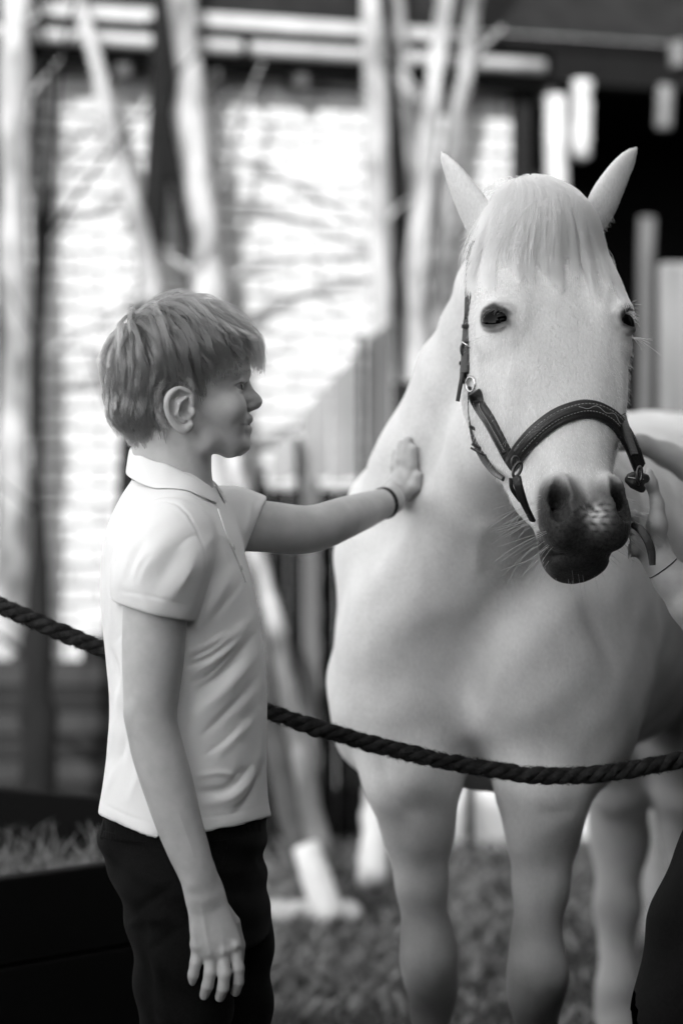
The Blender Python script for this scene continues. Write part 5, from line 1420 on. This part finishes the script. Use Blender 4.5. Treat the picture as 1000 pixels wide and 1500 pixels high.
def band(pts, wid, thick, name, m, parent, lift=.004, n=40, bulge=.5, nrm=None, edge=None):
    C_, N_ = L_(pts, lift) if not isinstance(pts, tuple) else pts
    if nrm is not None: N_ = np.tile(np.asarray(nrm, float), (len(C_), 1))
    C2 = spline(C_, n); t0 = np.linspace(0, len(C_) - 1, n)
    N2 = np.stack([np.interp(t0, np.arange(len(C_)), N_[:, i]) for i in range(3)], 1)
    for _ in range(14):
        N2[1:-1] = (N2[:-2] + 2 * N2[1:-1] + N2[2:]) / 4
    T = np.gradient(C2, axis=0); T /= np.linalg.norm(T, axis=1)[:, None]
    W = np.cross(T, N2); W /= np.linalg.norm(W, axis=1)[:, None]; N2 = np.cross(W, T)
    N2 *= np.sign((N2 * np.stack([np.interp(t0, np.arange(len(C_)), N_[:, i]) for i in range(3)], 1)).sum(1))[:, None]
    wid = (np.interp(np.linspace(0, 1, n), np.linspace(0, 1, len(wid)), wid) if np.ndim(wid) else np.full(n, wid))[:, None]
    pr = [(-.5, -.2), (-.5, .35), (-.42, .75), (-.2, .75 + .25 * bulge), (.2, .75 + .25 * bulge), (.42, .75), (.5, .35), (.5, -.2)]
    V = np.array([C2 + W * wid * a + N2 * thick * b for a, b in pr]).transpose(1, 0, 2).reshape(-1, 3); k = len(pr)
    Q = [(i * k + j, i * k + (j + 1) % k, (i + 1) * k + (j + 1) % k, (i + 1) * k + j) for i in range(n - 1) for j in range(k)]
    mb = MB(); mb.add(V, Q + [tuple(range(k))[::-1], tuple((n - 1) * k + j for j in range(k))])
    return mb.build(name, m, parent, False, bevel=.0006), C2, W, N2
def under2(o, par):
    o.parent = par; o.matrix_parent_inverse = Matrix(); return o
# noseband: broad padded band with a raised stitched centre, running off the far side to the ring
NBP = [(748, 682), (764, 658), (786, 634), (814, 613), (842, 602), (862, 600), (882, 605, .008), (902, 619, .024), (921, 648, .050), (935, 684, .085)]
nb, C2, W2_, N2 = band(NBP, [.024, .026, .027, .028, .027, .024, .022], .0075, 'noseband', M['leather'], halter, .001, 60)
o, c3, w3, n3 = band((C2[6:54] + N2[6:54] * .0062, N2[6:54]), .0135, .0035, 'raised_pad', M['leather_pad'], None, n=50, bulge=1.2); under2(o, nb)
mb = MB()
for sd in (-.0056, .0056):
    for i in range(2, 48, 1):
        a = c3[i] + w3[i] * sd + n3[i] * .0031; d = (c3[i + 1] - c3[i]) * .55 if i < 48 else 0
        mb.tube([a, a + d], .00045, 5)
o = mb.build('stitching', M['stitch'], None); under2(o, nb); o['kind'] = 'stuff'
# fancy wave of stitches on the pad
mb = MB(); q = np.array([c3[i] + w3[i] * .0026 * math.sin(i * 1.1) + n3[i] * .0037 for i in range(22, 38)]); mb.tube(spline(q, 60), .0005, 5); o = mb.build('stitching', M['stitch'], None); under2(o, nb)
# cheek straps
cb, C4, W4, N4 = band([(693, 574, 3.470), (704, 594), (718, 616), (731, 640), (742, 662), (748, 674)], [.020, .024, .024, .022, .018], .007, 'cheek_strap', M['leather'], halter, .001, 40)
o, c5, w5, n5 = band((C4[4:36] + N4[4:36] * .0056, N4[4:36]), .011, .003, 'raised_pad', M['leather_pad'], None, n=36, bulge=1.2); under2(o, cb)
mb = MB()
for sd in (-.0046, .0046):
    for i in range(1, 34): mb.tube([c5[i] + w5[i] * sd + n5[i] * .0027, c5[i] + (c5[i + 1] - c5[i]) * .55 + w5[i] * sd + n5[i] * .0027], .0004, 5)
o = mb.build('stitching', M['stitch'], None); under2(o, cb); o['kind'] = 'stuff'
SN = (-.45, -.88, .1)
band([(707, 330, 3.585), (697, 352, 3.575), (689, 378, 3.535), (687, 420, 3.532), (686, 460, 3.530), (684, 500, 3.538), (680, 540, 3.525), (679, 562, 3.515)], [.010, .010, .010, .0115, .0125, .013, .013, .012], .006, 'crown_strap', M['leather'], halter, nrm=SN)
band([(686, 470, 3.532), (684, 505, 3.524), (682, 548, 3.512)], [.0135, .015, .014], .009, 'crown_strap', M['leather_pad'], halter, nrm=SN)
for y in (478, 508, 532): 
    c = P(685 - (y - 478) * .07, y, 3.525); MB().box(c, (.0185, .014, .0055)).build('keeper', M['leather'], halter, bevel=.001)
band([(680, 535, 3.512), (675, 560, 3.51), (670, 588, 3.512)], [.007, .0065, .006], .0035, 'strap_end', M['leather'], halter, nrm=SN)
MB().tube([P(674 + 14 * math.cos(a) * .6 + 9, 512 + 12 * math.sin(a), 3.515) for a in np.linspace(0, 6.283, 20)], .0018, 7).build('buckle', M['dark_metal'], halter, True)
MB().tube([P(676, 500, 3.512), P(690, 511, 3.508)], .0014, 6).build('buckle_tongue', M['metal'], halter, True)
def torus(c, r_, rr, u, v, name, m, n=26, sx=1.0, parent=halter):
    return MB().tube([c + u * r_ * math.cos(a) * sx + v * r_ * math.sin(a) for a in np.linspace(0, 2 * np.pi, n)], rr, 9, False).build(name, m, parent, True)
ex = np.array((1., 0, 0))
torus(P(689, 563, 3.495), .0105, .0021, ex * .55 - np.array((0, .8, 0)), ez, 'ring', M['metal'])
torus(P(757, 688, 3.345), .0105, .0023, ex * .5 + ez * .1, ez * .95 + ex * .25, 'ring', M['dark_metal'])
torus(P(754, 676, 3.350), .0070, .0020, ex * .6, ez, 'ring', M['dark_metal'])
torus(P(936, 694, 3.368), .0100, .0022, ex * .42, ez, 'ring', M['dark_metal'], sx=.8)
torus(P(934, 700, 3.378), .0090, .0020, ex * .25 + np.array((0, .5, 0)), ez, 'ring', M['dark_metal'])
# throat strap hanging under the jaw on the near side
band([(689, 566, 3.50), (690, 600, 3.51), (695, 640, 3.51), (706, 668, 3.49), (722, 690, 3.46), (738, 702, 3.42)], [.008, .011, .012, .011, .009, .007], .004, 'throat_strap', M['leather'], halter, nrm=(-.5, -.86, 0))
for q in ((694, 628, 3.50), (698, 654, 3.495)): MB().box(P(*q), (.017, .007, .0045), Matrix.Rotation(.5, 3, 'Y')).build('keeper', M['leather_pad'], halter, bevel=.001)
MB().tube([P(689, 656, 3.49), P(700, 662, 3.486), P(712, 668, 3.48)], .0018, 6).build('buckle', M['dark_metal'], halter, True)
# chin strap from the near ring back under the chin
band([(756, 698, 3.335), (760, 715, 3.335), (768, 738, 3.345), (780, 762, 3.37)], [.014, .013, .011, .010], .004, 'chin_strap', M['leather'], halter, nrm=(-.6, -.8, 0))
band([(748, 700, 3.34), (750, 716, 3.345), (762, 734, 3.355)], [.006, .006, .006], .003, 'chin_strap', M['leather'], halter, nrm=(-.6, -.8, 0))
# far cheek piece
band([(900, 560, 3.52), (907, 600, 3.47), (916, 630, 3.42), (929, 668, 3.378)], [.014, .015, .013, .010], .005, 'cheek_strap', M['leather'], halter, nrm=(.2, -.97, 0))
band([(897, 560, 3.53), (904, 590, 3.49), (912, 620, 3.44)], [.006, .007, .006], .004, 'strap_end', M['leather'], halter, nrm=(.2, -.97, 0))
# folded leather held in the handler's hand, and its free end
f = Field(P(905, 735, 3.39) - np.array((0, .03, 0)), P(965, 680, 3.39) + np.array((0, .03, 0)), .0022)
f.chain([P(920, 703, 3.385), P(934, 700, 3.385), P(944, 701, 3.39)], [.0062, .0085, .0070], .004)
f.chain([P(928, 708, 3.385), P(939, 716, 3.387)], [.0085, .0060], .004).cone(P(921, 697, 3.38), P(927, 694, 3.38), .004, .0035, .004)
v, q = f.mesh(1); link('hand_pad', mesh_np('hand_pad', v, q), M['leather'], halter)
MB().tube([P(919, 699, 3.375), P(930, 700.5, 3.373), P(942, 702, 3.376)], .0006, 5).build('stitching', M['stitch'], halter)
band([(926, 768, 3.385), (937, 776, 3.375), (947, 790, 3.37), (953, 808, 3.37), (955, 828, 3.37)], [.010, .012, .012, .0115, .009], .0045, 'lead_end', M['leather'], halter, nrm=(-.1, -1, .1))

# ================================================================== THE HANDLER (mostly beyond the right edge)
man = empty('person', (.82, 3.62, 0), 'handler at the right edge, only bare forearms and dark trousers showing, holding the halter', 'person')
f = Field((P(870, 0, 3.9)[0], 3.30, 0.98), (1.02, 4.06, 1.80), .0031)
m = 3.42 / F
Yh = 3.43
f.chain([P(1050, 938, Yh + .02), P(1010, 884, Yh), P(984, 850, Yh), P(966, 826, Yh)], [36 * m, 30 * m, 25.5 * m, 23 * m], .012)
f.chain([P(964, 822, Yh), P(953, 798, Yh + .006), P(940, 772, Yh + .012)], [22 * m, 25 * m, 22 * m], .01, n=(.2, 1, 0), f=.62)
f.chain([P(962, 802, Yh - .004), P(964, 770, Yh - .012), P(962, 738, Yh - .016), P(953, 708, Yh - .018), P(949, 692, Yh - .020)], [12 * m, 12.5 * m, 9.5 * m, 8.8 * m, 7 * m], .008)
f.ell(P(960, 763, Yh - .016), np.array((12, 12, 16)) * m, None, .008)
for pts in ([(944, 770), (928, 756), (916, 764)], [(938, 784), (920, 776), (910, 788)], [(936, 797), (918, 792), (911, 803)], [(938, 808), (922, 806), (914, 815)]):
    f.chain([P(pts[0][0], pts[0][1], Yh + .012), P(pts[1][0], pts[1][1], Yh + .004), P(pts[2][0], pts[2][1], Yh + .022)], [9.5 * m, 8.6 * m, 7 * m], .003)
# the other arm, over the horse's withers, and the rest of the body outside the picture
Yf = 3.93; mf = Yf / F
f.chain([P(880, 646, Yf), P(905, 647, Yf), P(940, 651, Yf), P(975, 666, Yf), P(1010, 682, Yf - .02), P(1060, 700, Yf - .06), P(1140, 630, 3.80)], [9 * mf, 10 * mf, 11.5 * mf, 15.5 * mf, 21 * mf, 26 * mf, 36 * mf], .02)
f.chain([P(880, 646, Yf), P(868, 652, Yf)], [10 * mf, 8 * mf], .01)
f.chain([P(1050, 938, Yh + .02), P(1085, 900, Yh + .03), np.array((.80, 3.46, 1.36))], [36 * m, 42 * m, 46 * m], .02)
f.cone((.84, 3.62, 1.40), (.84, 3.62, 1.55), .058, .054, .03)
f.ell((.84, 3.62, 1.66), (.095, .076, .115), None, .02).ell((.80, 3.62, 1.60), (.06, .055, .06), None, .02).cone((.745, 3.62, 1.66), (.725, 3.62, 1.63), .012, .014, .01)
f.chain([(.80, 3.46, 1.36), (.84, 3.62, 1.36), P(1140, 630, 3.80)], [.05, .09, .05], .03)
AV2, AQ2 = f.mesh(2); N = normals(AV2, AQ2)
off = np.zeros(len(AV2))
for q in (0, 4): off -= bump_line(AV2, N, [P(949, 746 + q, Yh - .03), P(966, 742 + q, Yh - .03)], .0012, .0008, 1)
off += bump_line(AV2, N, [P(962, 800, Yh - .03), P(985, 838, Yh - .03)], .003, .0010, 1)
AV2 = AV2 + N * off[:, None]
me = mesh_np('body', AV2, AQ2); paint(me, 'tone', np.zeros(len(AV2))); M['skin2'] = skinmat('skin_handler', .36); link('body', me, M['skin2'], man)
# two thin bracelets on the wrist
M['bracelet'] = mat('bracelet', .015, .5)
wd = P(984, 850, Yh) - P(966, 826, Yh); wd /= np.linalg.norm(wd); u1 = np.cross(wd, np.array((0, 1., 0))); u1 /= np.linalg.norm(u1); u2 = np.cross(u1, wd)
for c in (P(970.5, 832, Yh), P(975, 838, Yh)):
    MB().tube([c + (u1 * math.cos(a) + u2 * math.sin(a)) * (24.2 * m) for a in np.linspace(0, 2 * np.pi, 40)], .0011, 6, False).build('bracelet', M['bracelet'], man, True)
f = Field((.62, 3.3, .85), (1.10, 3.95, 1.52), .008)
f.slices((.84, 3.62, 0), [ez, (1, 0, 0), (0, 1, 0)], [.86, 1.0, 1.15, 1.3, 1.4, 1.47], [0] * 6, [0] * 6, [.125, .12, .125, .125, .11, .06], [.16, .155, .165, .18, .17, .08], 2.3, .02)
f.cone((.82, 3.47, 1.38), (.80, 3.45, 1.27), .07, .062, .03).cone((.84, 3.78, 1.38), P(1095, 655, 3.83), .07, .06, .03)
v, q = f.mesh(2); link('dark_shirt', mesh_np('dark_shirt', v, q), M['chino'], man)
f = Field((.40, 3.05, -.01), (1.1, 3.95, .98), .008)
f.slices((.84, 3.62, 0), [ez, (1, 0, 0), (0, 1, 0)], [.74, .84, .92, .97], [0] * 4, [0] * 4, [.12, .13, .128, .12], [.17, .175, .165, .155], 2.3, .02)
f.chain([(.82, 3.54, .80), P(1085, 1260, 3.36), P(1046, 1360, 3.33), P(1022, 1450, 3.32), P(1006, 1530, 3.30), (.52, 3.32, .28), (.56, 3.34, .08)], [.105, .086, .084, .080, .076, .062, .052], .03)
f.chain([(.86, 3.72, .80), (.87, 3.74, .45), (.90, 3.75, .08)], [.105, .072, .052], .04)
v, q = f.mesh(2); v = v + normals(v, q) * (.003 * np.sin(v[:, 2] * 55 + 4 * np.sin(v[:, 0] * 20)))[:, None]; link('trousers', mesh_np('trousers', v, q), M['chino'], man)
for c in ((.56, 3.34), (.90, 3.75)):
    f = Field((c[0] - .22, c[1] - .06, -.005), (c[0] + .1, c[1] + .06, .12), .006); f.cone((c[0], c[1], .06), (c[0] - .13, c[1], .032), .046, .036, .02).cone((c[0] + .03, c[1], .036), (c[0] - .15, c[1], .03), .038, .034, .02).plane((0, 0, .001), (0, 0, -1))
    v, q = f.mesh(1); link('shoe', mesh_np('shoe', v, q), M['dark_wood'], man)
v_, q_ = Field((.70, 3.5, 1.55), (.98, 3.74, 1.82), .006).ell((.855, 3.62, 1.70), (.102, .086, .105)).plane((.84, 3.62, 1.62), (-.5, 0, -.86)).mesh(2); link('hair', mesh_np('hair', v_, q_), M['bark_dark'], man)
